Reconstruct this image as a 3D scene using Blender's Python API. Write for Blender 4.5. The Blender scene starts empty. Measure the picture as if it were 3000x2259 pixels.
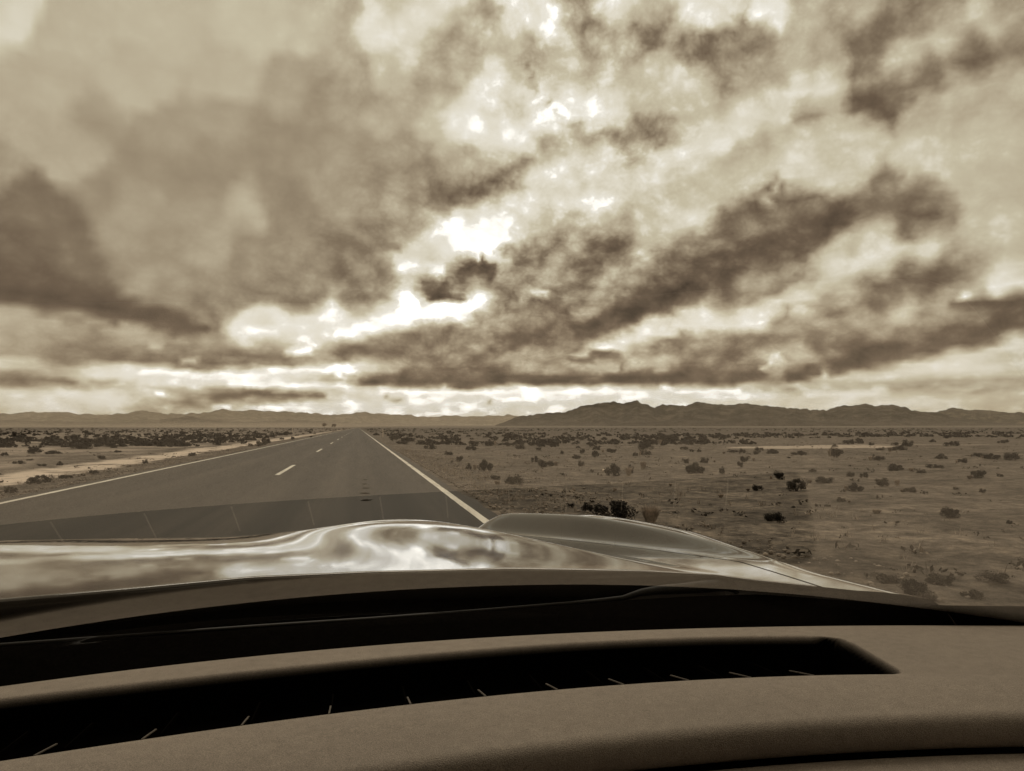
import bpy, bmesh, math, random
import numpy as np
from mathutils import Vector
random.seed(7)
rng = np.random.default_rng(7)
C = bpy.context.scene.collection
sc = bpy.context.scene
R = math.radians

# ------------------------------------------------------------------ helpers
CAM_H = 1.22
FPX = 1660.0                                   # focal length in survey units (2212 wide)
YAW = math.atan((1106 - 774) / math.hypot(FPX, 91)); PIT = math.atan((924 - 833) / FPX)

def ray(px, py):
    x = (px - 1106) / FPX; y = (833 - py) / FPX
    Z = y * math.cos(PIT) + math.sin(PIT); F = math.cos(PIT) - y * math.sin(PIT)
    return np.array([x * math.cos(YAW) + F * math.sin(YAW), -x * math.sin(YAW) + F * math.cos(YAW), Z])

def at(px, py, z):                             # survey point on a level z metres from the eye (negative = below)
    v = ray(px, py); return v * (z / v[2])

def fade(t): return t * t * t * (t * (t * 6 - 15) + 10)
_tab = rng.random((64, 64))
def vnoise(x, y):
    x = np.asarray(x, float); y = np.asarray(y, float)
    xi = np.floor(x).astype(int); yi = np.floor(y).astype(int)
    fx = fade(x - xi); fy = fade(y - yi)
    a = _tab[xi % 64, yi % 64]; b = _tab[(xi + 1) % 64, yi % 64]
    c = _tab[xi % 64, (yi + 1) % 64]; d = _tab[(xi + 1) % 64, (yi + 1) % 64]
    return (a * (1 - fx) + b * fx) * (1 - fy) + (c * (1 - fx) + d * fx) * fy
def fbm(x, y, o=5, g=.5):
    s = 0; a = 1; n = 0
    x = np.asarray(x, float); y = np.asarray(y, float)
    for i in range(o):
        s = s + a * vnoise(x + 17.3 * i, y + 9.1 * i); n += a; a *= g; x = x * 2.03; y = y * 2.03
    return s / n
def sstep(a, b, x):
    t = np.clip((np.asarray(x, float) - a) / (b - a), 0, 1); return t * t * (3 - 2 * t)

def mesh_obj(name, verts, faces, mat, parent=None, smooth=True, loc=None):
    me = bpy.data.meshes.new(name)
    v = np.asarray(verts, np.float32).reshape(-1, 3)
    if isinstance(faces, np.ndarray) and faces.ndim == 2:
        k = faces.shape[1]; n = len(faces)
        me.vertices.add(len(v)); me.vertices.foreach_set('co', v.ravel())
        me.loops.add(n * k); me.loops.foreach_set('vertex_index', faces.astype(np.int32).ravel())
        me.polygons.add(n); me.polygons.foreach_set('loop_start', np.arange(0, n * k, k, dtype=np.int32))
        me.update(calc_edges=True)
    else:
        me.from_pydata([tuple(map(float, p)) for p in v], [], [tuple(map(int, f)) for f in faces])
    me.validate()
    if mat: me.materials.append(mat)
    if smooth: me.polygons.foreach_set('use_smooth', np.ones(len(me.polygons), bool))
    me.update()
    o = bpy.data.objects.new(name, me); C.objects.link(o)
    if parent: o.parent = parent
    if loc is not None: o.location = loc
    return o

def grid_faces(nr, nc, keep=None, flip=False):
    i, j = np.meshgrid(np.arange(nr - 1), np.arange(nc - 1), indexing='ij')
    a = i * nc + j
    f = np.stack([a, a + 1, a + nc + 1, a + nc], -1).reshape(-1, 4)
    if flip: f = f[:, ::-1]
    return f if keep is None else f[keep.ravel()]

def empty(name, loc=(0, 0, 0)):
    o = bpy.data.objects.new(name, None); C.objects.link(o); o.location = loc
    o.empty_display_size = .2
    return o
def tag(o, label=None, cat=None, group=None, kind=None):
    if label: o['label'] = label
    if cat: o['category'] = cat
    if group: o['group'] = group
    if kind: o['kind'] = kind
    return o

def tube(pts, rad, n=10, cap=True):
    pts = [np.array(p, float) for p in pts]; V = []; Fc = []
    m = len(pts)
    rad = [rad] * m if np.isscalar(rad) else rad
    for i, p in enumerate(pts):
        t = pts[min(i + 1, m - 1)] - pts[max(i - 1, 0)]; t /= np.linalg.norm(t)
        up = np.array([0, 0, 1.]) if abs(t[2]) < .95 else np.array([1., 0, 0])
        a = np.cross(t, up); a /= np.linalg.norm(a); b = np.cross(a, t)
        for k in range(n):
            q = 2 * math.pi * k / n
            V.append(p + rad[i] * (a * math.cos(q) + b * math.sin(q)))
    for i in range(m - 1):
        for k in range(n):
            Fc.append((i * n + k, i * n + (k + 1) % n, (i + 1) * n + (k + 1) % n, (i + 1) * n + k))
    if cap: Fc += [tuple(range(n))[::-1], tuple((m - 1) * n + k for k in range(n))]
    return V, Fc

def boxes(lst):                                 # list of (cx,cy,cz,sx,sy,sz)
    V = []; Fc = []
    for (cx, cy, cz, sx, sy, sz) in lst:
        b = len(V)
        for dx in (-.5, .5):
            for dy in (-.5, .5):
                for dz in (-.5, .5): V.append((cx + dx * sx, cy + dy * sy, cz + dz * sz))
        Fc += [tuple(b + k for k in f) for f in ((0, 1, 3, 2), (4, 6, 7, 5), (0, 4, 5, 1), (2, 3, 7, 6), (0, 2, 6, 4), (1, 5, 7, 3))]
    return V, Fc

# ------------------------------------------------------------------ node helpers
def lin(c):
    c = c / 255.0
    return c / 12.92 if c <= .04045 else ((c + .055) / 1.055) ** 2.4
def rgb(r, g, b): return (lin(r), lin(g), lin(b), 1)

class NT:
    def __init__(s, tree): s.t = tree; s.n = tree.nodes; s.l = tree.links
    def node(s, typ, **kw):
        n = s.n.new(typ)
        for k, v in kw.items(): setattr(n, k, v)
        return n
    def put(s, sock, v):
        if v is None: return
        if isinstance(v, bpy.types.NodeSocket): s.l.new(v, sock)
        else: sock.default_value = v
    def math(s, op, a, b=None, c=None, clamp=False):
        n = s.node('ShaderNodeMath', operation=op); n.use_clamp = clamp
        s.put(n.inputs[0], a)
        if b is not None: s.put(n.inputs[1], b)
        if c is not None: s.put(n.inputs[2], c)
        return n.outputs[0]
    def vmath(s, op, a, b=None, out=0):
        n = s.node('ShaderNodeVectorMath', operation=op)
        s.put(n.inputs[0], a)
        if b is not None: s.put(n.inputs[1], b)
        return n.outputs['Value'] if op in ('DOT_PRODUCT', 'LENGTH') else n.outputs[0]
    def noise(s, vec, scale=5., detail=4., rough=.5, dist=0., typ=None, out='Fac', dim='3D'):
        n = s.node('ShaderNodeTexNoise'); n.noise_dimensions = dim
        if typ: n.noise_type = typ
        s.put(n.inputs['Vector'], vec); n.inputs['Scale'].default_value = scale
        n.inputs['Detail'].default_value = detail; n.inputs['Roughness'].default_value = rough
        n.inputs['Distortion'].default_value = dist
        return n.outputs[out]
    def ramp(s, fac, stops, interp='LINEAR'):
        n = s.node('ShaderNodeValToRGB'); cr = n.color_ramp; cr.interpolation = interp
        while len(cr.elements) > 1: cr.elements.remove(cr.elements[-1])
        for i, (p, c) in enumerate(stops):
            e = cr.elements[0] if i == 0 else cr.elements.new(p)
            e.position = p; e.color = c if len(c) == 4 else (*c, 1)
        s.put(n.inputs[0], fac); return n.outputs[0]
    def mixc(s, fac, a, b, typ='MIX'):
        n = s.node('ShaderNodeMix', data_type='RGBA', blend_type=typ)
        s.put(n.inputs[0], fac); s.put(n.inputs[6], a); s.put(n.inputs[7], b); return n.outputs[2]
    def xyz(s, v):
        n = s.node('ShaderNodeSeparateXYZ'); s.put(n.inputs[0], v); return n.outputs
    def comb(s, x, y, z):
        n = s.node('ShaderNodeCombineXYZ'); s.put(n.inputs[0], x); s.put(n.inputs[1], y); s.put(n.inputs[2], z); return n.outputs[0]
    def mapping(s, v, scale):
        return s.vmath('MULTIPLY', v, scale)

def node_smooth(s, v, a, b):
    n = s.node('ShaderNodeMapRange', interpolation_type='SMOOTHSTEP')
    s.put(n.inputs[0], v)
    if a < b:
        n.inputs[1].default_value = a; n.inputs[2].default_value = b; n.inputs[3].default_value = 0; n.inputs[4].default_value = 1
    else:
        n.inputs[1].default_value = b; n.inputs[2].default_value = a; n.inputs[3].default_value = 1; n.inputs[4].default_value = 0
    return n.outputs[0]
NT.node_smooth = node_smooth
def new_mat(name):
    m = bpy.data.materials.new(name); m.use_nodes = True
    t = NT(m.node_tree); b = m.node_tree.nodes['Principled BSDF']
    return m, t, b
def bump(t, b, h, strength=.3, dist=.01):
    n = t.node('ShaderNodeBump'); n.inputs['Strength'].default_value = strength; n.inputs['Distance'].default_value = dist
    t.put(n.inputs['Height'], h); t.l.new(n.outputs[0], b.inputs['Normal'])
def tint(v, k=1.0):                             # sepia-toned albedo of value v
    return (min(1, v * 1.08), v * .92, v * .79, 1)
def objcoord(t): return t.node('ShaderNodeTexCoord').outputs['Object']
def worldpos(t): return t.node('ShaderNodeNewGeometry').outputs['Position']

# ------------------------------------------------------------------ camera
cam_d = bpy.data.cameras.new('camera'); cam = bpy.data.objects.new('camera', cam_d); C.objects.link(cam)
cam_d.sensor_width = 36; cam_d.lens = 36 * FPX / 2212
cam_d.clip_start = .01; cam_d.clip_end = 200000
cam.location = (0, 0, CAM_H)
cam.rotation_euler = (math.pi / 2 + PIT, 0, -YAW)
sc.camera = cam
sc.view_settings.view_transform = 'Standard'; sc.view_settings.look = 'None'
sc.view_settings.exposure = 0; sc.view_settings.gamma = 1
sc.cycles.max_bounces = 8; sc.cycles.transparent_max_bounces = 12
sc.cycles.volume_bounces = 1
sc.cycles.use_denoising = True
sc.cycles.caustics_reflective = False

# ------------------------------------------------------------------ sky (world): overcast cloud deck
SKY_PTS = """
20,10,0.78 150,60,0.69 350,60,0.70 550,60,0.72 690,50,0.71 100,180,0.67 300,170,0.68 500,170,0.68 620,190,0.63 700,200,0.60 50,280,0.65
200,280,0.63 350,300,0.60 500,260,0.61 600,330,0.57 700,300,0.58 150,350,0.64 300,370,0.58 400,390,0.57 480,350,0.57 0,350,0.59 60,430,0.48
140,470,0.46 200,430,0.56 300,450,0.60 430,450,0.60 535,445,0.63 600,430,0.55 660,480,0.55 740,450,0.60 20,520,0.42 100,540,0.42 170,560,0.45
250,520,0.59 350,540,0.59 450,530,0.62 550,560,0.57 620,600,0.56 300,600,0.59 400,620,0.58 500,640,0.57 650,640,0.57 800,640,0.56 20,620,0.40
120,640,0.40 220,665,0.40 330,692,0.40 420,705,0.42 330,650,0.56 430,672,0.52 40,675,0.63 150,695,0.61 170,700,0.53 100,720,0.60 300,725,0.62
450,740,0.61 30,760,0.60 200,760,0.55 300,765,0.51 420,785,0.52 500,785,0.50 100,790,0.55 20,788,0.83 60,820,0.50 140,825,0.54 200,812,0.83
280,810,0.93 350,803,0.79 30,850,0.79 100,850,0.81 180,850,0.85 270,865,0.91 330,850,0.83 380,872,0.62 450,862,0.60
760,330,0.60 800,380,0.58 880,330,0.60 950,100,0.68 950,180,0.68 850,150,0.72 1000,150,0.71 820,70,0.84 890,60,0.82 860,110,0.78 750,130,0.66
750,200,0.62 850,250,0.66 930,260,0.72 850,430,0.62 980,420,0.55 1080,405,0.50 1110,375,0.53 1000,370,0.66 900,500,0.66 800,520,0.55 760,540,0.48
820,580,0.54 700,520,0.55 640,540,0.57 740,0,0.68 840,0,0.78 940,10,0.80 990,20,0.82 1030,40,0.68 980,70,0.68
1130,20,0.88 1180,50,0.92 1100,90,0.80 1240,40,0.75 1255,32,0.58 1330,20,0.82 1400,60,0.80 1500,30,0.85 1570,30,0.80 1650,30,0.86 1750,20,0.70
1850,30,0.68 1980,20,0.54 1930,70,0.54 1880,85,0.48 1830,40,0.63 2050,10,0.58 2100,20,0.70 2180,10,0.60 2150,60,0.68 2050,90,0.68 1950,120,0.70
2200,85,0.58 2100,115,0.52 1990,150,0.54 1880,180,0.51 1870,222,0.43 1930,195,0.48 1800,200,0.74 1760,190,0.77 1740,240,0.59 1680,240,0.75
1650,150,0.68 1700,110,0.72 1780,130,0.68 1600,60,0.60 1650,90,0.58 1500,95,0.54 1550,150,0.60 1500,180,0.77 1620,260,0.75 1560,250,0.72
1500,250,0.74 2000,250,0.68 2100,200,0.68 2200,200,0.68 1850,280,0.74 2000,320,0.74 2150,300,0.72 2100,400,0.72 2200,400,0.72 1750,300,0.77
1750,370,0.77 1820,380,0.75 1600,300,0.70 1600,370,0.75 1550,290,0.82
1110,110,0.72 1150,100,0.70 1200,130,0.76 1280,90,0.66 1400,70,0.54 1340,110,0.68 1180,160,0.72 1120,150,0.80 1070,170,0.90 1060,200,0.88
1090,190,0.80 1130,200,0.82 1150,190,0.90 1200,240,0.95 1250,225,0.86 1300,240,0.92 1220,150,0.82 1280,160,0.74 1320,180,0.76 1380,170,0.76
1430,150,0.78 1440,60,0.68 1330,210,0.80 1420,200,0.78 1080,240,0.82 1040,290,0.86 1100,290,0.95 1020,280,0.92 1140,285,0.95 1000,260,0.84
1120,260,0.72 1180,320,0.70 1060,330,0.73 1010,330,0.70 1250,280,0.70 1300,280,0.75 1380,290,0.63 1360,330,0.60 1420,280,0.66 1300,330,0.82
1250,330,0.82 1180,380,0.92 1150,400,0.86 1240,390,0.82 1300,370,0.80 1350,390,0.80 1440,380,0.82 1230,430,0.93 1180,430,0.70 1120,450,0.87
1280,440,0.90 1340,420,0.86 1400,440,0.78 1470,420,0.76
1000,480,0.93 960,500,0.88 1050,500,0.93 1100,480,0.80 1150,490,0.80 960,530,0.95 1010,530,0.99 1080,530,0.99 1050,550,0.96 1100,560,0.82
900,560,0.80 880,575,0.92 910,580,0.70 940,565,0.92 950,590,0.94 980,590,0.68 910,602,0.56 920,620,0.52 960,630,0.46 990,595,0.50 1000,612,0.48
940,650,0.52 1010,642,0.96 1040,590,0.54 1020,570,0.58 870,640,1.04 880,660,1.04 860,682,1.04 830,690,1.00 930,670,1.00 980,670,1.00
1030,652,0.97 1010,690,0.90 770,710,0.98 720,705,0.92 660,715,0.92 600,715,0.90 540,716,0.90 560,730,0.68 640,740,0.86 660,755,0.90 620,758,0.82
690,740,0.80 632,768,0.48 580,772,0.53 720,770,0.60 750,750,0.55
800,612,0.56 830,640,0.56 780,670,0.55 845,602,0.56
900,720,0.57 850,740,0.54 780,772,0.60 950,712,0.60 1000,740,0.52 1040,710,0.57 1080,680,0.62 1080,730,0.49 1100,650,0.65 1130,690,0.54
1180,660,0.52 1150,700,0.49 1100,742,0.44 1200,720,0.49 1250,690,0.62 1230,730,0.51 1290,640,0.48 1350,650,0.42 1280,710,0.47 1400,640,0.40
1450,620,0.40 1330,692,0.45 1500,580,0.40 1550,590,0.40 1600,560,0.38 1500,620,0.43 1650,570,0.40 1700,530,0.40 1750,500,0.41 1800,470,0.43
1860,450,0.49 1920,440,0.55 1660,480,0.49 1600,480,0.54 1550,520,0.49 1750,450,0.49 1680,460,0.47 1590,460,0.50 1500,540,0.55 1450,560,0.49
1470,600,0.48 1560,640,0.50 1620,610,0.58 1700,590,0.63 1660,620,0.66
1130,560,0.54 1160,570,0.51 1200,540,0.60 1180,600,0.57 1230,580,0.54 1260,600,0.49 1300,580,0.54 1150,630,0.63 1100,600,0.60 1200,620,0.78
1250,540,0.66 1300,530,0.51 1330,540,0.53 1250,480,0.66 1350,470,0.68 1330,500,0.70 1400,500,0.73 1420,540,0.68 1370,600,0.62 1300,620,0.73
1430,480,0.80 1500,470,0.82 1520,440,0.78 1570,420,0.76
1800,560,0.75 1850,520,0.70 1900,500,0.74 1960,480,0.50 1990,465,0.50 2010,455,0.57 1900,560,0.77 2000,540,0.75 2100,540,0.73 2200,500,0.74
2050,590,0.48 1990,607,0.46 2090,560,0.60 1950,612,0.53 1880,652,0.53 1900,640,0.48 1830,640,0.73 1800,680,0.60 1830,670,0.55 1850,682,0.57
1760,670,0.65 1700,650,0.77 1650,680,0.84 1550,690,0.84 1500,700,0.84 1400,720,0.80 1350,740,0.80 1300,765,0.84 1600,705,0.86 1950,680,0.73
2050,660,0.72 2150,620,0.79 2190,610,0.81 2100,640,0.72 2060,667,0.46 2120,657,0.48 2200,642,0.53 2200,682,0.42 2100,702,0.48 2000,706,0.57
1900,712,0.60 1950,742,0.53 1800,720,0.55 1700,700,0.60
1480,730,0.55 1550,740,0.49 1600,740,0.48 1680,740,0.51 1500,780,0.46 1560,790,0.44 1620,790,0.46 1500,820,0.42 1600,815,0.42 1650,800,0.44
1400,770,0.60 1430,760,0.56 1400,802,0.52 1300,790,0.63 1380,790,0.67 1420,785,0.65 1350,820,0.44 1450,822,0.42 1280,822,0.42 1250,790,0.60
1200,790,0.63 1140,770,0.60 1120,790,0.63 1200,822,0.44 1100,822,0.44 1060,790,0.44 1000,780,0.44 1040,760,0.48 950,802,0.49 900,790,0.58
850,800,0.58 800,800,0.66 780,822,0.44 850,827,0.43 950,832,0.45 880,770,0.56 940,760,0.58 820,760,0.57
1680,780,0.76 1660,800,0.87 1700,770,0.73 1720,800,0.48 1780,790,0.50 1770,803,0.79 1780,740,0.48 1830,760,0.46 1880,750,0.44 1950,770,0.43
1850,790,0.45 2000,750,0.44 2050,730,0.43 2150,710,0.42 2100,740,0.49 2000,792,0.85 2080,770,0.78 2180,740,0.75 1900,812,0.84 1800,827,0.70
2100,800,0.81 2200,780,0.74 2000,822,0.70 2150,822,0.68 2100,850,0.79 2200,850,0.70 2130,845,0.61 2180,870,0.70
780,790,1.00 750,800,0.99 740,830,0.95 650,802,0.94 550,807,0.94 450,802,0.83 600,830,0.92 500,825,0.93 430,825,0.87 680,850,0.93 600,852,0.56
620,862,0.52 700,870,0.94 500,845,0.58 470,855,0.57 520,870,0.60 560,880,0.94 640,885,0.97 750,880,0.97 820,880,0.97 800,852,0.87 850,842,0.92
950,850,0.94 900,880,0.93 1000,880,0.89 1050,850,0.92 1100,870,0.93 1150,842,0.92 1180,860,0.92 1250,850,0.92 1300,850,0.93 1350,842,0.92
1400,850,0.87 1500,847,0.93 1600,842,0.70 1550,850,0.90 1700,847,0.68 1650,860,0.84 1750,860,0.80 1820,855,0.89 1900,860,0.82 1950,850,0.70
2000,870,0.82
-200,100,0.66 -200,400,0.50 -200,700,0.55 -200,860,0.70 2450,100,0.66 2450,400,0.70 2450,650,0.55 2450,850,0.70 100,-200,0.68 500,-200,0.68
1000,-200,0.72 1500,-200,0.74 2000,-200,0.62 0,940,0.82 300,940,0.85 700,940,0.95 1100,940,0.93 1500,940,0.92 2000,940,0.81 2300,940,0.70
"""
SKY = np.array([[float(v) for v in s.split(',')] for s in SKY_PTS.split()])
# how broken-up the deck is in each direction
ROUGH = np.array([[0, 0, 0.030], [300, 150, 0.024], [600, 150, 0.030], [300, 400, 0.030], [600, 400, 0.030], [850, 80, .16], [900, 300, 0.042], [100, 600, 0.042],
    [450, 600, 0.036], [700, 640, 0.036], [1000, 400, .09], [1150, 250, .34], [1300, 150, .30], [1500, 60, .22], [1700, 150, .16], [1950, 100, .16],
    [2150, 150, .12], [1900, 300, .10], [2150, 400, .07], [1600, 300, .16], [1350, 350, .30], [1100, 520, .36], [950, 600, .40], [1150, 650, .26],
    [1400, 560, .24], [1650, 520, .17], [1950, 520, .17], [2150, 650, .17], [1900, 750, .17], [1500, 760, .20], [1200, 780, .24], [850, 790, .16],
    [700, 720, .30], [450, 760, .10], [100, 760, .10], [200, 850, .12], [450, 850, .26], [700, 850, .40], [1000, 860, .36], [1350, 850, .28],
    [1700, 850, .22], [2000, 840, .16], [2200, 820, .10], [860, 670, .10], [-200, 500, .1], [2450, 500, .12], [1500, -200, .25], [300, -200, .08]])
def rbf(P, x, y, s):
    flat = 1 - .72 * sstep(730, 810, y)[..., None]; tall = 1 + 1.2 * sstep(730, 810, y)[..., None]
    d2 = ((x[..., None] - P[:, 0]) * flat) ** 2 + ((y[..., None] - P[:, 1]) * tall) ** 2
    w = np.exp(-d2 / (2 * s * s)) + 1e-12
    far = 1.0 / (d2 + 100) ** 2
    w = w + far * 3e3
    return (w * P[:, 2]).sum(-1) / w.sum(-1)
AZ0, AZ1, ELM, POW = R(-30), R(58), R(33), .6
def dir_to_survey(az, el):
    X = np.sin(az) * np.cos(el); Y = np.cos(az) * np.cos(el); Z = np.sin(el)
    x = X * math.cos(YAW) - Y * math.sin(YAW); F = X * math.sin(YAW) + Y * math.cos(YAW)
    y = Z * math.cos(PIT) - F * math.sin(PIT); fw = F * math.cos(PIT) + Z * math.sin(PIT)
    return 1106 + FPX * x / fw, 833 - FPX * y / fw
STROKES = """
.88,1,.45:880,640,60 940,560,70 1020,500,60 1090,420,60 1070,300,60 1150,240,70 1260,220,60
.84,1,.4:1180,380,70 1320,380,60 1450,330,60 1600,260,50
.92,1,.5:560,720,26 700,722,34 860,675,60 1000,660,50
.74,1,.5:0,0,60
.80,.9,.6:22,10,22 45,28,12
.56,1,.6:180,250,40 300,330,55 420,390,60 460,420,40
.545,1,.6:560,260,60 600,400,55 680,500,35 790,578,14
.56,1,.5:700,190,40 650,260,60 620,330,60
.69,1,.5:525,440,34 565,480,24
.62,1,.4:640,360,25 720,450,22 780,520,15
.53,1,.6:740,520,25 790,560,18 800,580,10
.52,.9,.6:820,500,30 850,530,22
.54,1,.6:950,440,30 1030,410,30 1100,370,26
.49,.8,.7:1030,408,22 1095,382,16
.39,.8,.9:-60,590,85 150,628,52 300,674,30 400,701,13 442,708,6
.36,.9,.7:-60,625,40 100,640,26 250,672,16 340,695,10
.47,1,.6:-60,410,60 80,470,75 170,540,70 250,610,50
.63,.5,.8:-40,676,16 150,694,16 270,722,14 400,738,12
.50,.7,.7:140,690,8 180,703,11 215,712,7
.56,.8,.6:360,650,18 430,675,14 470,705,9
.53,.8,.7:200,765,16 320,765,20 420,785,16 540,785,14
.69,.5,.9:315,755,6 335,750,9 355,757,6
.74,.5,.9:392,782,6 405,776,8 425,784,7
.84,.9,.8:820,85,28 880,50,34 950,30,30
.89,.7,.6:838,92,9 860,72,12
.80,.9,.7:985,12,22 1010,0,16
.66,1,.7:1060,0,40 980,80,35 930,150,35 880,250,40
.80,1,.5:1130,60,40 1090,130,30 1050,200,26
.91,.8,.7:1075,165,18 1050,210,16 1010,275,20 1000,300,10
.94,.9,.85:1160,190,18 1220,240,30 1290,235,22 1310,260,14
.94,.9,.8:1100,290,26 1150,285,16
.92,.9,.8:1030,275,22
.90,.9,.6:1180,380,26 1230,400,22 1150,410,20
.91,.9,.7:1290,440,20 1230,430,22 1120,455,16
.68,.7,.8:1120,120,8 1150,200,8 1200,240,7 1260,285,8 1340,300,8
.66,.7,.6:1200,150,10 1300,180,10 1400,150,12
.55,.6,.8:1235,38,12 1265,32,10
.58,.8,.7:1390,60,18 1430,70,14
.50,.7,.7:1400,72,9
.50,.7,.8:1490,95,16 1520,85,10
.58,.8,.7:1555,150,14 1540,165,12
.50,.6,.7:1600,60,8 1612,30,7
.60,.8,.7:1640,80,22 1660,95,14
.87,.8,.7:1130,30,22 1180,40,28
.85,.7,.6:1240,130,22
.90,.7,.8:1640,22,30 1680,45,20
.83,.8,.7:1500,30,26 1570,40,26
.60,.7,.7:1290,290,10 1380,292,12 1420,280,8
.53,.6,.8:1360,332,8 1400,318,7 1430,312,5
.62,.8,.6:1060,345,14 1000,325,12
.84,.9,.5:1000,470,30 1150,440,30 1300,400,30 1500,330,30 1700,230,30 1790,190,25
.82,.7,.7:1520,300,14 1580,275,16 1630,235,14 1700,205,12 1780,185,14
.49,.8,.85:1880,90,14 1950,65,16 2080,20,18
.53,.9,.6:2000,0,26 2070,10,20
.56,.8,.6:1810,45,14 1850,25,10
.53,.7,.85:1840,180,10 1920,165,14 2000,150,12
.44,.6,.95:1860,235,8 1890,215,14 1940,200,9
.48,.7,.85:2060,130,9 2120,112,11 2200,85,9
.55,.8,.6:1940,155,10 2060,125,10
.58,.8,.7:1730,235,18 1760,245,14
.73,.8,.6:1900,135,14 2050,85,14
.81,.7,.6:1650,440,8 1720,370,9 1760,330,6
.79,.7,.5:1780,395,10 1820,370,9 1920,310,8
.66,.8,.5:1950,400,8 1990,370,6
.98,.6,.9:990,485,22 960,505,16 1050,500,26 1100,480,16
1.0,.6,.9:985,535,18 1040,540,24 1075,525,20
.94,.6,.9:905,570,14 870,575,9
.96,.5,.9:955,590,14 935,570,12
.54,.7,.8:905,605,9 935,625,15 970,610,16 1000,600,14
.49,.6,.9:945,650,14 985,640,10
.49,.5,.9:1020,580,14 1055,570,16 1060,590,12
.54,.7,.7:1090,540,14 1120,560,18
1.10,.7,1:872,640,12 880,648,16 885,665,18
1.10,.7,1:840,692,8 870,688,16 920,675,14 980,672,12 1030,650,18 1040,640,12
1.02,.5,.95:830,697,8 760,712,8 720,715,6
.97,.6,.9:700,722,6 650,735,8 690,745,8 660,757,8 630,765,5
.95,.6,.9:600,716,6 540,716,6
.51,.6,.8:980,650,8 960,655,10
.55,.7,.85:740,770,16 820,745,22 920,725,22 1000,715,18 1040,700,12
.50,.8,.7:830,760,10 930,740,12 1010,735,12
.62,.7,.6:1035,690,16 1050,740,14 1020,770,10
.43,.6,.9:780,822,10 850,822,14 960,825,12 1080,822,10
.48,.8,.7:870,800,18 940,800,20 1010,790,20 1060,795,16
.64,.7,.6:830,795,14 880,780,12
.45,.7,.8:1030,770,14 1060,800,14
.43,.55,.95:1100,735,14 1180,710,20
.41,.55,.95:1250,720,22 1350,675,30 1450,625,34 1550,575,36 1650,540,34 1750,500,30 1830,465,22
.50,.8,.7:1500,540,22 1600,490,26 1700,465,24 1830,445,20 1900,440,14
.36,.8,.6:1330,690,12 1420,645,16 1520,600,14 1600,575,12
.53,.8,.6:1900,440,16 1950,450,10
.62,.6,.6:1240,690,16 1290,670,14 1330,640,10
.49,.7,.85:1110,660,26 1180,650,24 1260,600,26 1300,560,22 1330,540,16
.46,.7,.6:1190,690,14 1250,650,14
.54,.8,.6:1160,570,22 1220,560,20
.86,.6,.8:1130,645,5 1165,625,6
.74,.7,.6:1300,610,8 1380,560,8 1420,520,8
.52,.8,.6:1420,560,16 1440,600,14
.84,.5,.85:1270,760,6 1330,745,10 1400,722,12 1480,705,10 1560,698,8 1630,700,7
.91,.6,.7:1590,702,4 1640,698,4
.91,.6,.7:1290,755,4 1350,738,5
.78,.7,.8:1650,670,18 1750,640,18 1850,560,20 1950,530,20
.57,.7,.7:1620,640,16 1680,620,14 1720,600,10
.48,.6,.85:1950,615,5 2000,600,9 2060,580,7
.46,.6,.8:1955,480,7 2000,465,6 2030,458,4
.58,.7,.6:2080,565,8 2110,555,8
.49,.6,.8:1870,655,8 1920,640,8
.51,.6,.8:1790,680,10 1830,675,14 1860,680,10
.57,.7,.8:1710,660,8 1690,700,12
.41,.5,.9:1700,815,10 1800,795,18 1900,765,22 2000,745,22 2080,725,24 2150,705,20 2230,680,22
.52,.7,.7:1900,730,14 2000,715,14 2080,690,12
.44,.5,.9:2050,668,8 2120,655,11 2220,645,14
.84,.4,.9:2080,642,3 2120,625,5 2180,612,7 2220,608,8
.66,.6,.6:2000,690,4 2080,680,5
.78,.6,.8:1990,800,10 2080,780,14 2200,745,16
.67,.8,.5:1950,835,8 2100,825,8 2220,815,8
.46,.6,.9:1490,800,24 1580,790,28 1640,800,16
.42,.6,.8:1480,822,8 1600,820,10 1650,810,8
.55,.8,.7:1490,740,14 1580,740,18 1660,735,18
.58,.8,.6:1600,770,14 1650,745,12
.46,.6,.8:1245,775,12 1340,770,10 1340,800,8
.43,.6,.9:1120,822,8 1250,822,12 1400,822,12 1470,815,10
.68,.4,.9:1290,795,14 1305,785,16 1320,800,12
.67,.4,.9:1370,790,14 1400,778,14 1430,790,16
.62,.5,.8:1110,790,16 1150,785,18 1210,780,16
0.88,.4,.9:1660,800,7 1665,785,8 1690,770,8
.75,.5,.9:1770,803,9 1790,800,6
.60,.6,.8:1700,770,10 1720,750,12
0.98,.6,.8:300,808,5 420,800,4 520,808,6 600,800,7 700,795,8 770,785,8
1.02,.5,.9:755,800,12 740,810,8
0.87,.6,.8:170,820,8 240,812,8 300,808,8
0.92,.8,.6:280,865,20 200,850,20
.50,.6,.8:0,820,5 40,822,6 100,826,8 170,828,5
0.98,.5,.8:500,835,6 600,832,8 700,835,8 790,830,6
.53,.6,.8:450,862,8 540,850,10 600,855,8 700,858,4
1.01,.5,.8:340,850,4 375,850,3
1.01,.5,.8:465,878,3 500,879,3
0.98,.6,.7:560,882,6 680,876,7 800,872,6 900,880,6 1000,878,6
0.98,.6,.7:820,845,8 950,845,8 1080,842,8 1200,848,9 1350,845,9
.60,.6,.6:830,858,3 900,862,4
.58,.6,.6:1040,862,3 1070,868,5
0.98,.6,.7:1420,838,5 1540,845,5 1600,838,4
.62,.6,.7:1650,838,6 1720,838,6
0.90,.6,.7:1750,850,6 1840,850,8 1920,845,6
.60,.6,.6:2100,845,5 2150,842,5
"""
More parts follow.
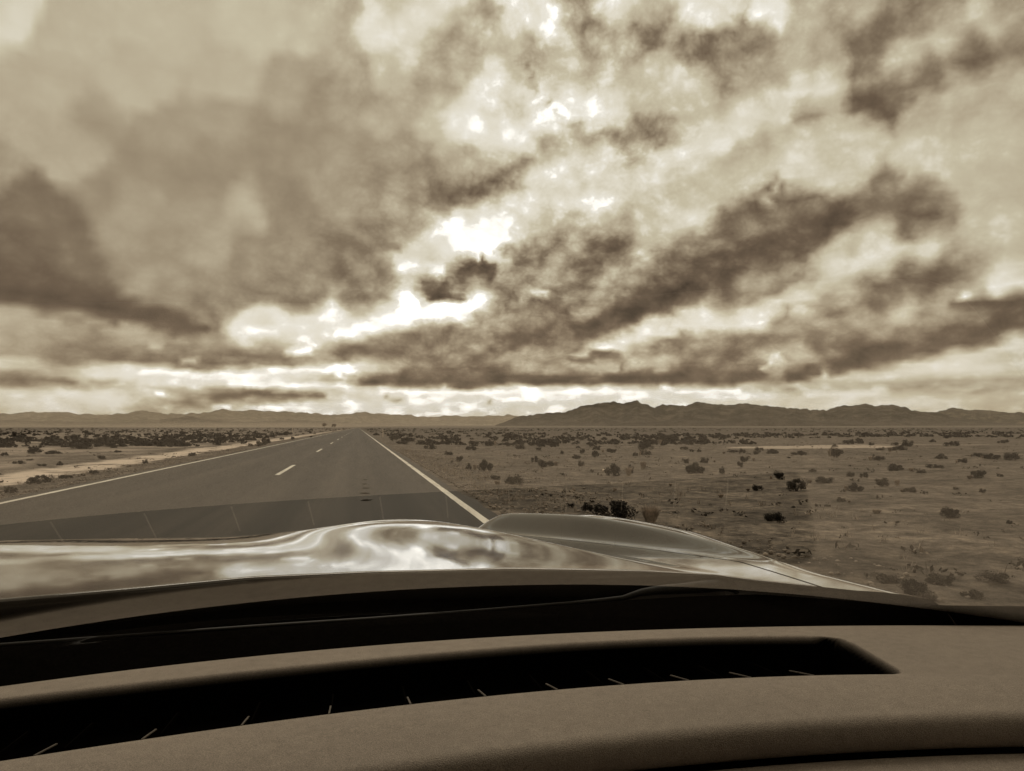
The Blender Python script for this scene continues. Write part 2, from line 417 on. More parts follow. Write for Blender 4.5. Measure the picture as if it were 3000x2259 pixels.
def sky_table(P, rows, s, cols=63, strokes=False):
    u = np.linspace(0, 1, cols); e = (np.arange(rows) / (rows - 1)) ** (1 / POW) * ELM
    az, el = np.meshgrid(AZ0 + u * (AZ1 - AZ0), e)
    x, y = dir_to_survey(az, el)
    L = rbf(P, x, y, s)
    if not strokes: return L
    k = .35 + .65 * np.clip(rbf(ROUGH, x, y, 110) / .3, 0, 1)
    x = x + (fbm(x * .022, y * .03, 4) - .5) * 26 * k; y = y + (fbm(x * .022 + 31, y * .03 + 7, 4) - .5) * 16 * k
    for line in STROKES.split('\n'):
        if ':' not in line: continue
        h, p = line.split(':'); v, soft, op = map(float, h.split(','))
        p = np.array([[float(q) for q in a.split(',')] for a in p.split()])
        if p[0, 1] < 360 and p[0, 0] > 1150 and v < .7: op *= .7; p[:, 2] *= .75; v += .05
        best = np.full(x.shape, 9.0)
        if len(p) == 1: best = np.hypot(x - p[0, 0], y - p[0, 1]) / p[0, 2]
        for a, b in zip(p[:-1], p[1:]):
            d = b[:2] - a[:2]; t = np.clip(((x - a[0]) * d[0] + (y - a[1]) * d[1]) / (d @ d), 0, 1)
            best = np.minimum(best, np.hypot(x - a[0] - t * d[0], y - a[1] - t * d[1]) / ((a[2] + t * (b[2] - a[2])) * 1.12))
        m = (1 - sstep(1 - soft * (.8 if p[0, 0] > 850 else 1), 1.0, best)) * op
        L = L * (1 - m) + v * m
    pad = np.pad(L, 3, mode='edge'); blur = sum(pad[i:i + L.shape[0], j:j + L.shape[1]] for i in range(7) for j in range(7)) / 49
    return L + .55 * (L - blur)

def build_world():
    w = bpy.data.worlds.new('World'); sc.world = w; w.use_nodes = True
    t = NT(w.node_tree); t.n.clear()
    d = t.node('ShaderNodeTexCoord').outputs['Generated']
    x, y, z = t.xyz(d)
    zc = t.math('ADD', t.math('MAXIMUM', z, 0.0), .15)
    px = t.math('DIVIDE', x, zc); py = t.math('DIVIDE', y, zc)
    deck = t.comb(px, t.math('MULTIPLY', py, .55), 0.0)          # cloud deck seen in perspective
    az = t.math('ARCTAN2', x, y); el = t.math('ARCSINE', t.math('MAXIMUM', z, 0.0))
    ang = t.comb(az, t.math('MULTIPLY', el, 1.5), 0.0)
    u0 = t.math('DIVIDE', t.math('SUBTRACT', az, AZ0), AZ1 - AZ0)
    def lookup(u, stops):                         # one strip of the deck in a small node group of its own
        g = bpy.data.node_groups.new('cloud_strip', 'ShaderNodeTree')
        g.interface.new_socket('u', in_out='INPUT', socket_type='NodeSocketFloat'); g.interface.new_socket('c', in_out='OUTPUT', socket_type='NodeSocketColor')
        gt = NT(g); i = gt.node('NodeGroupInput'); o = gt.node('NodeGroupOutput')
        gt.l.new(gt.ramp(i.outputs[0], stops), o.inputs[0])
        n = t.node('ShaderNodeGroup'); n.node_tree = g; t.put(n.inputs[0], u); return n.outputs[0]
    def rows_of(tab, u, v, seg):                  # v in rows; seg ramps of 32 stops side by side
        n = tab.shape[0]; total = None
        us = [t.math('SUBTRACT', t.math('MULTIPLY', u, float(seg)), float(i)) for i in range(seg)]
        sel = [t.math('GREATER_THAN', q, 0.0) for q in us]
        vv = t.comb(v, v, v)
        for g in range(0, n, 3):
            def stops(c0):
                out = []
                for k in range(32):
                    c = [tab[min(g + r, n - 1), c0 + k] if g + r < n else 0.0 for r in range(3)]
                    out.append((k / 31, (*[max(0, float(q)) for q in c], 1)))
                return out
            col = lookup(us[0], stops(0))
            for i in range(1, seg): col = t.mixc(sel[i], col, lookup(us[i], stops(31 * i)))
            wv = t.vmath('SUBTRACT', (1, 1, 1), t.vmath('ABSOLUTE', t.vmath('SUBTRACT', vv, (g, g + 1, g + 2))))
            wv = t.vmath('MAXIMUM', wv, (0, 0, 0))
            dd = t.vmath('DOT_PRODUCT', col, wv)
            total = dd if total is None else t.math('ADD', total, dd)
        return total
    def vcoord(e, n):
        q = t.math('MULTIPLY', t.math('POWER', t.math('DIVIDE', t.math('MAXIMUM', e, 0.0), ELM), POW), n - 1.0)
        return t.math('MINIMUM', q, n - 1.001)
    rough = rows_of(sky_table(ROUGH, 9, 110, 32), u0, vcoord(el, 9), 1)
    # ragged edges
    wn = t.noise(ang, 34, 4, .5, 0, out='Color', dim='2D')
    wn = t.vmath('SUBTRACT', wn, (.5, .5, .5))
    wx, wy, _ = t.xyz(wn)
    k = t.math('ADD', t.math('MULTIPLY', rough, .10), .005)
    azw = t.math('ADD', az, t.math('MULTIPLY', t.math('MULTIPLY', wx, k), .9))
    lowk = t.math('MINIMUM', t.math('ADD', t.math('MULTIPLY', el, 4.0), .18), 1.0)
    elw = t.math('ADD', el, t.math('MULTIPLY', t.math('MULTIPLY', t.math('MULTIPLY', wy, k), .6), lowk))
    u = t.math('DIVIDE', t.math('SUBTRACT', azw, AZ0), AZ1 - AZ0)
    NR = 60
    base = rows_of(sky_table(SKY, NR, 22, 187, True), u, vcoord(elw, NR), 6)
    lump0 = t.comb(az, t.math('MULTIPLY', t.math('POWER', t.math('ADD', el, .004), .78), 1.25), 0.0)
    big = t.vmath('MULTIPLY', t.vmath('SUBTRACT', t.noise(lump0, 9, 2, .5, out='Color', dim='2D'), (.5, .5, .5)), (.018, .018, 0))
    lump = t.vmath('ADD', lump0, big)
    n1 = t.noise(lump, 17, 7, .56, dim='2D')
    def billow(sc, det): return t.math('ABSOLUTE', t.math('SUBTRACT', t.math('MULTIPLY', t.noise(lump, sc, det, .5, dim='2D'), 2.0), 1.0))
    bil = t.math('ADD', t.math('ADD', t.math('MULTIPLY', billow(21, 2), .9), t.math('MULTIPLY', billow(45, 2), .8)), t.math('MULTIPLY', billow(96, 1), .62))
    b4 = t.noise(lump, 200, 2, .5, dim='2D')
    low = t.node_smooth(el, .085, .02)
    vo = t.node('ShaderNodeTexVoronoi', feature='SMOOTH_F1', voronoi_dimensions='2D'); vo.inputs['Scale'].default_value = 34; vo.inputs['Smoothness'].default_value = .45
    t.put(vo.inputs['Vector'], lump)
    puff = t.math('SUBTRACT', .40, vo.outputs['Distance'])
    n3 = t.noise(t.comb(az, t.math('MULTIPLY', el, 2.6), 0.0), 34, 4, .5, dim='2D')
    det = t.math('ADD', t.math('MULTIPLY', t.math('SUBTRACT', n1, .5), 1.7), t.math('ADD', t.math('MULTIPLY', t.math('SUBTRACT', bil, .60), .55), t.math('MULTIPLY', t.math('SUBTRACT', b4, .5), .18)))
    det = t.math('ADD', det, t.math('MULTIPLY', puff, 1.0))
    det = t.math('ADD', t.math('MULTIPLY', det, t.math('SUBTRACT', 1.0, t.math('MULTIPLY', low, .35))), t.math('MULTIPLY', t.math('MULTIPLY', t.math('SUBTRACT', n3, .52), 2.3), low))
    base = t.math('ADD', t.math('MULTIPLY', t.math('SUBTRACT', base, .62), 1.10), .662)
    pale = t.math('SUBTRACT', 1.0, t.math('MULTIPLY', t.node_smooth(base, .66, .82), .5))
    det = t.math('ADD', t.math('MAXIMUM', det, 0.0), t.math('MULTIPLY', t.math('MINIMUM', det, 0.0), pale))
    L = t.math('ADD', base, t.math('MULTIPLY', det, rough))
    L = t.math('SUBTRACT', L, t.math('MULTIPLY', t.math('MAXIMUM', t.math('SUBTRACT', L, .86), 0.0), .3))
    col = t.ramp(L, [(0, rgb(30, 20, 13)), (.2, rgb(55, 41, 31)), (.4, rgb(103, 86, 69)), (.5, rgb(131, 115, 94)), (.6, rgb(161, 146, 122)),
                     (.7, rgb(187, 174, 149)), (.8, rgb(208, 199, 173)), (.9, rgb(235, 229, 212)), (1, rgb(254, 251, 243))])
    gain = t.math('ADD', 1.0, t.math('MULTIPLY', t.math('MAXIMUM', t.math('SUBTRACT', L, .96), 0.0), 4.5))
    clouds = t.mixc(1.0, col, t.comb(gain, gain, gain), 'MULTIPLY')
    sky = t.node('ShaderNodeTexSky', sky_type='NISHITA'); sky.sun_disc = False
    sky.sun_elevation = R(62); sky.sun_rotation = R(4); sky.dust_density = 3
    bw = t.node('ShaderNodeRGBToBW'); t.l.new(sky.outputs[0], bw.inputs[0])
    air = t.math('MULTIPLY', bw.outputs[0], .09)
    airc = t.mixc(1.0, t.comb(air, air, air), (1, .9, .72, 1), 'MULTIPLY')
    fin = t.mixc(.05, clouds, airc)
    bg = t.node('ShaderNodeBackground'); t.l.new(fin, bg.inputs[0]); bg.inputs[1].default_value = 1.28
    out = t.node('ShaderNodeOutputWorld'); t.l.new(bg.outputs[0], out.inputs[0])
    w.cycles.sampling_method = 'MANUAL'; w.cycles.sample_map_resolution = 512
build_world()

sun_d = bpy.data.lights.new('sun', 'SUN'); sun = bpy.data.objects.new('sun', sun_d); C.objects.link(sun)
sun_d.energy = .9; sun_d.angle = R(22); sun_d.color = (1, .9, .74)
sd = Vector((math.sin(R(4)) * math.cos(R(62)), math.cos(R(4)) * math.cos(R(62)), math.sin(R(62))))
sun.rotation_euler = sd.to_track_quat('Z', 'Y').to_euler()

# ------------------------------------------------------------------ ground
ROAD_L, ROAD_R = -5.95, 1.90
def ground_z(x, y):
    x = np.asarray(x, float); y = np.asarray(y, float)
    off = np.maximum(np.maximum(ROAD_L - x, x - ROAD_R), 0)
    r = np.hypot(x, y)
    z = -.03 - .13 * sstep(0, 3.5, off)
    z = z + (fbm(x * .11 + 40, y * .11 + 12, 4) - .5) * .22 * sstep(.3, 7, off)
    z = z + (fbm(x * .02 + 4, y * .02 + 2, 3) - .5) * .7 * sstep(12, 60, off)
    side = sstep(-1500, 1500, x - .02 * y)
    z = z + np.maximum(r - 2600, 0) * .0033 * (.25 + .75 * side)
    return z
def on_ground(px, py):
    z = -CAM_H
    for _ in range(12):
        p = at(px, py, z); z = float(ground_z(p[0], p[1])) - CAM_H
    return p[0], p[1], z + CAM_H

def ground_material():
    m, t, b = new_mat('desert_soil')
    P = worldpos(t); x, y, z = t.xyz(P)
    big = t.noise(P, .035, 5, .6); mid = t.noise(P, .5, 6, .62); fine = t.noise(P, 9, 6, .65); peb = t.noise(P, 42, 3, .6)
    base = t.ramp(mid, [(.32, tint(.062)), (.5, tint(.112)), (.66, tint(.19))])
    base = t.mixc(t.math('MULTIPLY', t.ramp(big, [(.4, (0, 0, 0)), (.62, (1, 1, 1))]), .45), base, tint(.18))
    clod = t.noise(P, 2.6, 6, .68)
    base = t.mixc(.75, base, t.ramp(clod, [(.36, (.34, .33, .32)), (.5, (1, 1, 1)), (.64, (1.7, 1.67, 1.6))]), 'MULTIPLY')
    base = t.mixc(.8, base, t.ramp(fine, [(.3, (.4, .4, .4)), (.5, (.95, .95, .95)), (.72, (1.65, 1.62, 1.55))]), 'MULTIPLY')
    base = t.mixc(.55, base, t.ramp(peb, [(.3, (.55, .54, .52)), (.5, (1, 1, 1)), (.7, (1.5, 1.48, 1.42))]), 'MULTIPLY')
    wob = t.math('MULTIPLY', t.math('SUBTRACT', t.noise(P, .22, 5, .65), .5), 5.0)
    wobs = t.math('MULTIPLY', t.math('SUBTRACT', t.noise(P, 1.4, 5, .65), .5), 1.6)
    # pale sandy track beside the road on the left, pale soil beyond it
    xl = t.math('ADD', x, t.math('ADD', t.math('MULTIPLY', wob, .35), wobs))
    tr = t.math('MULTIPLY', t.node_smooth(xl, -7.7, -8.3), t.node_smooth(xl, -10.6, -9.7))
    tr = t.math('MULTIPLY', tr, t.ramp(t.noise(P, .8, 5, .6), [(.34, (.1, .1, .1)), (.5, (1, 1, 1))]))
    base = t.mixc(t.math('MULTIPLY', tr, .92), base, t.mixc(.18, tint(.80), base))
    lf = t.math('MULTIPLY', t.node_smooth(xl, -10.5, -12.5), t.ramp(t.noise(P, .13, 6, .65), [(.42, (0, 0, 0)), (.58, (1, 1, 1))]))
    base = t.mixc(t.math('MULTIPLY', lf, .55), base, tint(.50))
    # salt pans far on the right
    def pan(cx, cy, rx, ry, amt, col, base):
        ex = t.math('DIVIDE', t.math('SUBTRACT', t.math('ADD', x, t.math('MULTIPLY', wob, 1.2)), cx), rx)
        ey = t.math('DIVIDE', t.math('SUBTRACT', t.math('ADD', y, t.math('MULTIPLY', wob, 1.3)), cy), ry)
        dd = t.math('ADD', t.math('MULTIPLY', ex, ex), t.math('MULTIPLY', ey, ey))
        f = t.math('MULTIPLY', t.node_smooth(dd, 1.15, .75), amt)
        return t.mixc(f, base, col)
    base = pan(30, 47, 6, 3.6, .6, tint(.6), base)
    base = pan(41, 50, 6, 2.6, .4, tint(.4), base)
    base = pan(60, 47, 5, 2, .4, tint(.4), base)
    # scrub-darkened plain in the distance
    dist = t.vmath('LENGTH', P)
    far = t.math('MULTIPLY', t.node_smooth(dist, 70, 260), t.ramp(t.noise(P, .012, 6, .62), [(.38, (.35, .35, .35)), (.6, (1, 1, 1))]))
    base = t.mixc(t.math('MULTIPLY', far, .62), base, tint(.075))
    fan = t.math('MULTIPLY', t.node_smooth(dist, 2500, 4200), .7)
    base = t.mixc(fan, base, tint(.2))
    t.put(b.inputs['Base Color'], base)
    b.inputs['Roughness'].default_value = .95; b.inputs['Specular IOR Level'].default_value = .15
    h = t.math('ADD', t.math('MULTIPLY', fine, .7), t.math('MULTIPLY', peb, .3))
    bump(t, b, h, .55, .06)
    return m

M_soil = ground_material()
nr, na = 260, 480
rad = np.concatenate([[0], np.geomspace(1.2, 32000, nr - 1)])
ang = np.linspace(0, 2 * math.pi, na, endpoint=False)
rr, aa = np.meshgrid(rad, ang, indexing='ij')
gx = rr * np.sin(aa); gy = rr * np.cos(aa); gz = ground_z(gx, gy)
gz = gz + np.where((rr < 60) & ((gx > ROAD_R + .6) | (gx < ROAD_L - .6)), (fbm(gx * 1.3, gy * 1.3, 3) - .5) * .10, 0)
i, j = np.meshgrid(np.arange(nr - 1), np.arange(na), indexing='ij')
gf = np.stack([i * na + j, (i + 1) * na + j, (i + 1) * na + (j + 1) % na, i * na + (j + 1) % na], -1).reshape(-1, 4)[:, ::-1]
ground = mesh_obj('ground', np.stack([gx, gy, gz], -1), gf, M_soil)
tag(ground, kind='structure')

# ------------------------------------------------------------------ road
def asphalt_material():
    m, t, b = new_mat('asphalt')
    P = worldpos(t); x, y, z = t.xyz(P)
    lane = t.noise(t.comb(t.math('MULTIPLY', x, 1.0), t.math('MULTIPLY', y, .012), 0.0), 1.6, 4, .6)
    blot = t.noise(t.comb(x, t.math('MULTIPLY', y, .25), 0.0), .9, 5, .6)
    agg = t.noise(P, 95, 3, .7); med = t.noise(P, 14, 5, .65)
    base = t.ramp(lane, [(.3, tint(.030)), (.5, tint(.050)), (.7, tint(.074))])
    # wheel tracks polished darker
    def track(cx, w):
        d = t.math('ABSOLUTE', t.math('SUBTRACT', t.math('ADD', x, t.math('MULTIPLY', t.math('SUBTRACT', blot, .5), .5)), cx))
        return t.node_smooth(d, w, 0.02)
    tr = None
    for cx in (-1.15, .75, -4.75, -3.0):
        k = track(cx, .62); tr = k if tr is None else t.math('MAXIMUM', tr, k)
    base = t.mixc(t.math('MULTIPLY', tr, .45), base, tint(.022))
    base = t.mixc(.5, base, t.ramp(blot, [(.3, (.75, .75, .75)), (.7, (1.3, 1.29, 1.26))]), 'MULTIPLY')
    base = t.mixc(.6, base, t.ramp(agg, [(.34, (.35, .35, .35)), (.5, (1, 1, 1)), (.66, (1.9, 1.87, 1.8))]), 'MULTIPLY')
    base = t.mixc(.4, base, t.ramp(med, [(.3, (.7, .7, .7)), (.7, (1.3, 1.3, 1.28))]), 'MULTIPLY')
    t.put(b.inputs['Base Color'], base)
    b.inputs['Roughness'].default_value = .72; b.inputs['Specular IOR Level'].default_value = .3
    bump(t, b, agg, .4, .01)
    return m
def paint_material():
    m, t, b = new_mat('road_paint')
    P = worldpos(t)
    w = t.noise(P, 26, 6, .7); s = t.noise(t.mapping(P, (1, .1, 1)), 9, 4, .6)
    c = t.ramp(w, [(.26, tint(.2)), (.38, (.74, .71, .64, 1)), (.7, (.9, .87, .8, 1))])
    c = t.mixc(t.ramp(s, [(.35, (.5, .5, .5)), (.55, (0, 0, 0))]), c, tint(.3))
    t.put(b.inputs['Base Color'], c); b.inputs['Roughness'].default_value = .75
    return m
M_asph = asphalt_material(); M_paint = paint_material()
ys = np.concatenate([np.arange(-40, 60, 1.0), np.geomspace(60, 5200, 120)])
xs = np.array([ROAD_L - .14, ROAD_L, *np.linspace(ROAD_L + .5, ROAD_R - .5, 15), ROAD_R, ROAD_R + .14])
XX, YY = np.meshgrid(xs, ys)
edge = (fbm(YY * .9, XX * 0 + 3, 4) - .5) * .22
XX = XX + np.where((XX > ROAD_R - .1) | (XX < ROAD_L + .1), edge, 0)
ZZ = np.zeros_like(XX); ZZ[:, 0] = -.09; ZZ[:, -1] = -.09
road = mesh_obj('road', np.stack([XX, YY, ZZ], -1), grid_faces(len(ys), len(xs)), M_asph)
tag(road, kind='structure')
def strip(name, x0, x1, y0, y1, n=None, z=.004, mat=None, wob=.012):
    n = n or max(2, int((min(y1, 300) - y0) / .5))
    yy = np.linspace(y0, y1, n) if y1 - y0 < 400 else np.concatenate([np.linspace(y0, 100, 280), np.geomspace(101, y1, 60)])
    w0 = (vnoise(yy * 2.1, yy * 0 + x0) - .5) * wob; w1 = (vnoise(yy * 2.3, yy * 0 + x1 + 5) - .5) * wob
    V = np.stack([np.stack([x0 + w0, yy, yy * 0 + z], -1), np.stack([x1 + w1, yy, yy * 0 + z], -1)], 1)
    return mesh_obj(name, V, grid_faces(len(yy), 2), mat or M_paint, road)
strip('edge_line', 1.58, 1.70, -10, 5000)
strip('edge_line', -5.70, -5.58, -10, 5000)
for k in range(22):
    strip('lane_dash', -2.10, -1.98, 1.2 + 19.5 * k, 6.6 + 19.5 * k, 14)
def tar_material():
    m, t, b = new_mat('tar'); b.inputs['Base Color'].default_value = tint(.028); b.inputs['Roughness'].default_value = 1; b.inputs['Specular IOR Level'].default_value = 0; return m
M_tar = tar_material()
for (px, py, wpx) in ((789, 1037, 9), (787, 1046, 12), (790, 1055, 16), (789, 1066, 20), (792, 1081, 24)):
    p = at(px, py, -CAM_H); w = wpx * p[1] / FPX * .5
    a = np.linspace(0, 2 * math.pi, 28, endpoint=False)
    rr_ = 1 + .7 * (vnoise(np.cos(a) * 2 + px, np.sin(a) * 2 + py) - .5)
    V = [(p[0], p[1], .004)] + [(p[0] + w * q * math.cos(t_), p[1] + .13 * q * math.sin(t_), .004) for q, t_ in zip(rr_, a)]
    mesh_obj('tar_mark', V, [(0, k + 1, (k + 1) % 28 + 1) for k in range(28)], M_tar, road)

# ------------------------------------------------------------------ mountains
def rock_material(name, v, patch=.0, con=.8):
    m, t, b = new_mat(name)
    P = worldpos(t)
    n = t.noise(t.mapping(P, (.001, .001, .003)), 1.6, 7, .62); n2 = t.noise(t.mapping(P, (.001, .001, .002)), 7, 6, .6)
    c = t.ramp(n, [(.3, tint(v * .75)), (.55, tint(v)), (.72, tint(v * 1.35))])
    c = t.mixc(con, c, t.ramp(n2, [(.42, (.35, .35, .35)), (.5, (1, 1, 1)), (.58, (2.0, 1.95, 1.82))]), 'MULTIPLY')  # tone contrast stands in for ridge and gully shading
    pz = t.xyz(P)[2]
    fan = t.math('MULTIPLY', t.node_smooth(t.math('ADD', pz, t.math('MULTIPLY', t.math('SUBTRACT', n, .5), 190.0)), 130, 20), .55)
    c = t.mixc(fan, c, tint(v * 2.1))
    if patch:
        c = t.mixc(t.math('MULTIPLY', t.ramp(n2, [(.58, (0, 0, 0)), (.66, (1, 1, 1))]), patch), c, tint(v * 2.4))
    t.put(b.inputs['Base Color'], c); b.inputs['Roughness'].default_value = .95; b.inputs['Specular IOR Level'].default_value = .1
    return m
def mountains(name, pts, D, depth, mat, ext=None, spur=.45, seed=0, jag=1.0):
    pts = np.array(pts, float); n = 460
    px = np.linspace(pts[0, 0], pts[-1, 0], n); py = np.interp(px, pts[:, 0], pts[:, 1])
    py = py - (fbm(px * .07 + seed, px * 0 + seed, 5, .6) - .5) * 9 * jag * np.clip((924 - py) / 30, 0, 1)
    m = 41; r = np.linspace(-1, 1, m)
    V = np.zeros((m, n, 3))
    for k in range(n):
        v = ray(px[k], py[k]); f = v / math.hypot(v[0], v[1])
        h = f[2] * D
        wander = (float(fbm(k * .02 + seed, seed, 3)) - .5) * depth * .5
        for q in range(m):
            a = abs(r[q])
            prof = (1 - a) ** 1.25
            ridge = 1 - abs(2 * float(fbm(k * .045 + seed * 3 + r[q] * .8, r[q] * 2.2 + seed, 4)) - 1)
            hh = (h + CAM_H) * prof * (1 - spur * (1 - ridge) * 2.0 * min(1, a * 3)) - 12 * (a > .98) - (40 * a if h > 0 else 40 * a)
            dd = D + (r[q] + 0) * depth + wander * min(1, a * 3) * 0
            V[q, k] = (f[0] * dd, f[1] * dd, max(hh, -45) * (dd / D if r[q] < 0 else 1))
    o = mesh_obj(name, V, grid_faces(m, n), mat)
    return tag(o, kind='structure')
right_pts = [(1060, 922), (1085, 913), (1120, 900), (1165, 893), (1197, 892), (1224, 888), (1248, 880), (1285, 875), (1304, 869), (1325, 868), (1347, 873), (1376, 866),
    (1389, 872), (1413, 879), (1445, 873), (1483, 876), (1509, 869), (1539, 873), (1573, 876), (1600, 871), (1622, 873), (1684, 879), (1740, 884),
    (1786, 885), (1808, 878), (1845, 876), (1870, 873), (1888, 878), (1913, 874), (1938, 877), (1969, 885), (2025, 892), (2080, 904), (2160, 913), (2300, 922)]
right_far = [(1900, 924), (1980, 900), (2028, 888), (2056, 881), (2099, 885), (2150, 889), (2212, 893), (2300, 888), (2420, 897), (2600, 885), (2800, 905), (3000, 922)]
right_foot = [(1280, 922), (1350, 914), (1420, 911), (1480, 904), (1560, 906), (1622, 899), (1699, 904), (1777, 912), (1850, 917), (1950, 922)]
left_far = [(-900, 915), (-600, 893), (-300, 888), (-120, 895), (0, 891), (25, 894), (100, 889), (150, 892), (207, 895), (267, 894), (283, 890), (310, 885), (333, 892), (367, 895), (430, 892),
    (457, 890), (480, 884), (507, 889), (550, 886), (585, 889), (633, 890), (690, 894), (737, 895), (790, 891), (830, 893), (883, 897), (923, 900), (963, 899),
    (1043, 899), (1097, 896), (1123, 899), (1250, 902), (1400, 915)]
left_mid = [(-700, 920), (-400, 908), (-100, 906), (30, 908), (140, 911), (240, 913), (317, 911), (360, 906), (390, 901), (412, 898), (433, 903), (470, 909), (540, 912), (620, 905), (700, 911), (800, 914), (900, 916), (1000, 922)]
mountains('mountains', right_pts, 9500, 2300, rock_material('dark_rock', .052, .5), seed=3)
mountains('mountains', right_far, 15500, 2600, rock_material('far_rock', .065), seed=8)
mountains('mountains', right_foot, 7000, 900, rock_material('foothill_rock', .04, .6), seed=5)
mountains('mountains', left_far, 26000, 4500, rock_material('hazed_pale_rock', .22, con=.3), seed=11)  # both left ranges: sand-pale colour with distance haze painted in
mountains('mountains', left_mid, 17000, 2400, rock_material('hazed_pale_foothill', .18, con=.3), seed=14, jag=.6)

# ------------------------------------------------------------------ haze
def haze():
    V, Fc = boxes([(0, 0, 300 - 80, 66000, 66000, 760)])
    m = bpy.data.materials.new('haze_air'); m.use_nodes = True; m.node_tree.nodes.clear()
    t = NT(m.node_tree)
    v = t.node('ShaderNodeVolumePrincipled'); v.inputs['Color'].default_value = (.97, .9, .74, 1)
    v.inputs['Density'].default_value = 1.3e-5; v.inputs['Anisotropy'].default_value = .25
    o = t.node('ShaderNodeOutputMaterial'); t.l.new(v.outputs[0], o.inputs['Volume'])
    h = mesh_obj('haze', V, Fc, m, smooth=False); tag(h, kind='stuff')
haze()

# ------------------------------------------------------------------ shrubs
def leaf_material(name, v, rough_dark=.5):
    m, t, b = new_mat(name)
    rnd = t.node('ShaderNodeObjectInfo').outputs['Random']
    P = objcoord(t)
    n = t.noise(P, 7, 4, .6)
    c = t.ramp(n, [(.3, tint(v * .6)), (.5, tint(v)), (.7, tint(v * 1.7))])
    k = t.math('ADD', .7, t.math('MULTIPLY', rnd, .6))
    c = t.mixc(1.0, c, t.comb(k, k, k), 'MULTIPLY')
    t.put(b.inputs['Base Color'], c); b.inputs['Roughness'].default_value = .8; b.inputs['Specular IOR Level'].default_value = .2
    return m
M_leaf = {'d': leaf_material('dark_foliage', .022), 'm': leaf_material('brown_foliage', .065), 'p': leaf_material('pale_dry_grass', .30)}
def twig_material():
    m, t, b = new_mat('twig'); b.inputs['Base Color'].default_value = tint(.08); b.inputs['Roughness'].default_value = .9; return m
M_twig = twig_material()

def clump_centres(r, n):
    out = []
    for k in range(n):
        a = r.random() * 2 * math.pi; q = math.sqrt(r.random()) * .36
        out.append((q * math.cos(a), q * math.sin(a), .10 + r.random() * .26 * (1.25 - q * 1.6), .09 + .11 * r.random()))
    return out
def leaves_mesh(seed, nleaf, size, dry=False):
    r = np.random.default_rng(seed)
    cl = clump_centres(r, 13)
    V = []
    if dry:
        for k in range(nleaf):
            a = r.random() * 2 * math.pi; q = .12 * math.sqrt(r.random()); l = .25 + .45 * r.random()
            b0 = np.array([q * math.cos(a), q * math.sin(a), 0]); lean = np.array([math.cos(a), math.sin(a), 0]) * (.1 + .55 * r.random()) * l
            tip = b0 + lean + np.array([0, 0, l]); side = np.array([-math.sin(a), math.cos(a), 0]) * size * .5
            mid = (b0 + tip) / 2 + np.array([0, 0, l * .12])
            V += [b0 - side, b0 + side, mid + side * .8, mid - side * .8, mid - side * .8, mid + side * .8, tip + side * .1, tip - side * .1]
    else:
        for k in range(nleaf):
            c = cl[r.integers(len(cl))]
            d = r.normal(size=3); d /= np.linalg.norm(d); d[2] = d[2] * .8
            p = np.array(c[:3]) + d * c[3] * (.55 + .5 * r.random())
            p[2] = max(p[2], .01 + .02 * r.random())
            u = r.normal(size=3); u /= np.linalg.norm(u); w = np.cross(u, d + .3 * r.normal(size=3)); w /= np.linalg.norm(w) + 1e-9
            s = size * (.5 + r.random())
            u = u * s; w = w * s * .55
            V += [p - u * .5, p + w * .5, p + u * .5, p - w * .5]
    V = np.array(V); return V, np.arange(len(V)).reshape(-1, 4)
def twigs_mesh(seed, n=16):
    r = np.random.default_rng(seed + 100); V = []; Fc = []
    for k in range(n):
        a = r.random() * 2 * math.pi; q = .1 + .3 * r.random(); h = .15 + .25 * r.random()
        p = [(0.02 * math.cos(a), .02 * math.sin(a), -.03), (q * .4 * math.cos(a), q * .4 * math.sin(a), h * .5), (q * math.cos(a + .3), q * math.sin(a + .3), h)]
        v, f = tube(p, [.012, .008, .004], 5); o = len(V); V += v; Fc += [tuple(i + o for i in ff) for ff in f]
    return V, Fc
protos = {}
def proto_mesh(kind, lod, var):
    key = (kind, lod, var)
    if key not in protos:
        n, s = {'hi': (2600, .045), 'mid': (900, .07), 'lo': (260, .13)}[lod]
        if kind == 'p': n, s = {'hi': (900, .02), 'mid': (420, .035), 'lo': (160, .06)}[lod]
        V, Fc = leaves_mesh(var * 31 + 5, n, s, kind == 'p')
        o = mesh_obj('foliage', V, Fc, M_leaf[kind], smooth=False); me = o.data; bpy.data.objects.remove(o)
        protos[key] = me
    return protos[key]
twig_meshes = {}
def twig_mesh(var):
    if var not in twig_meshes:
        V, Fc = twigs_mesh(var); o = mesh_obj('stem', V, Fc, M_twig); twig_meshes[var] = o.data; bpy.data.objects.remove(o)
    return twig_meshes[var]
count = [0]
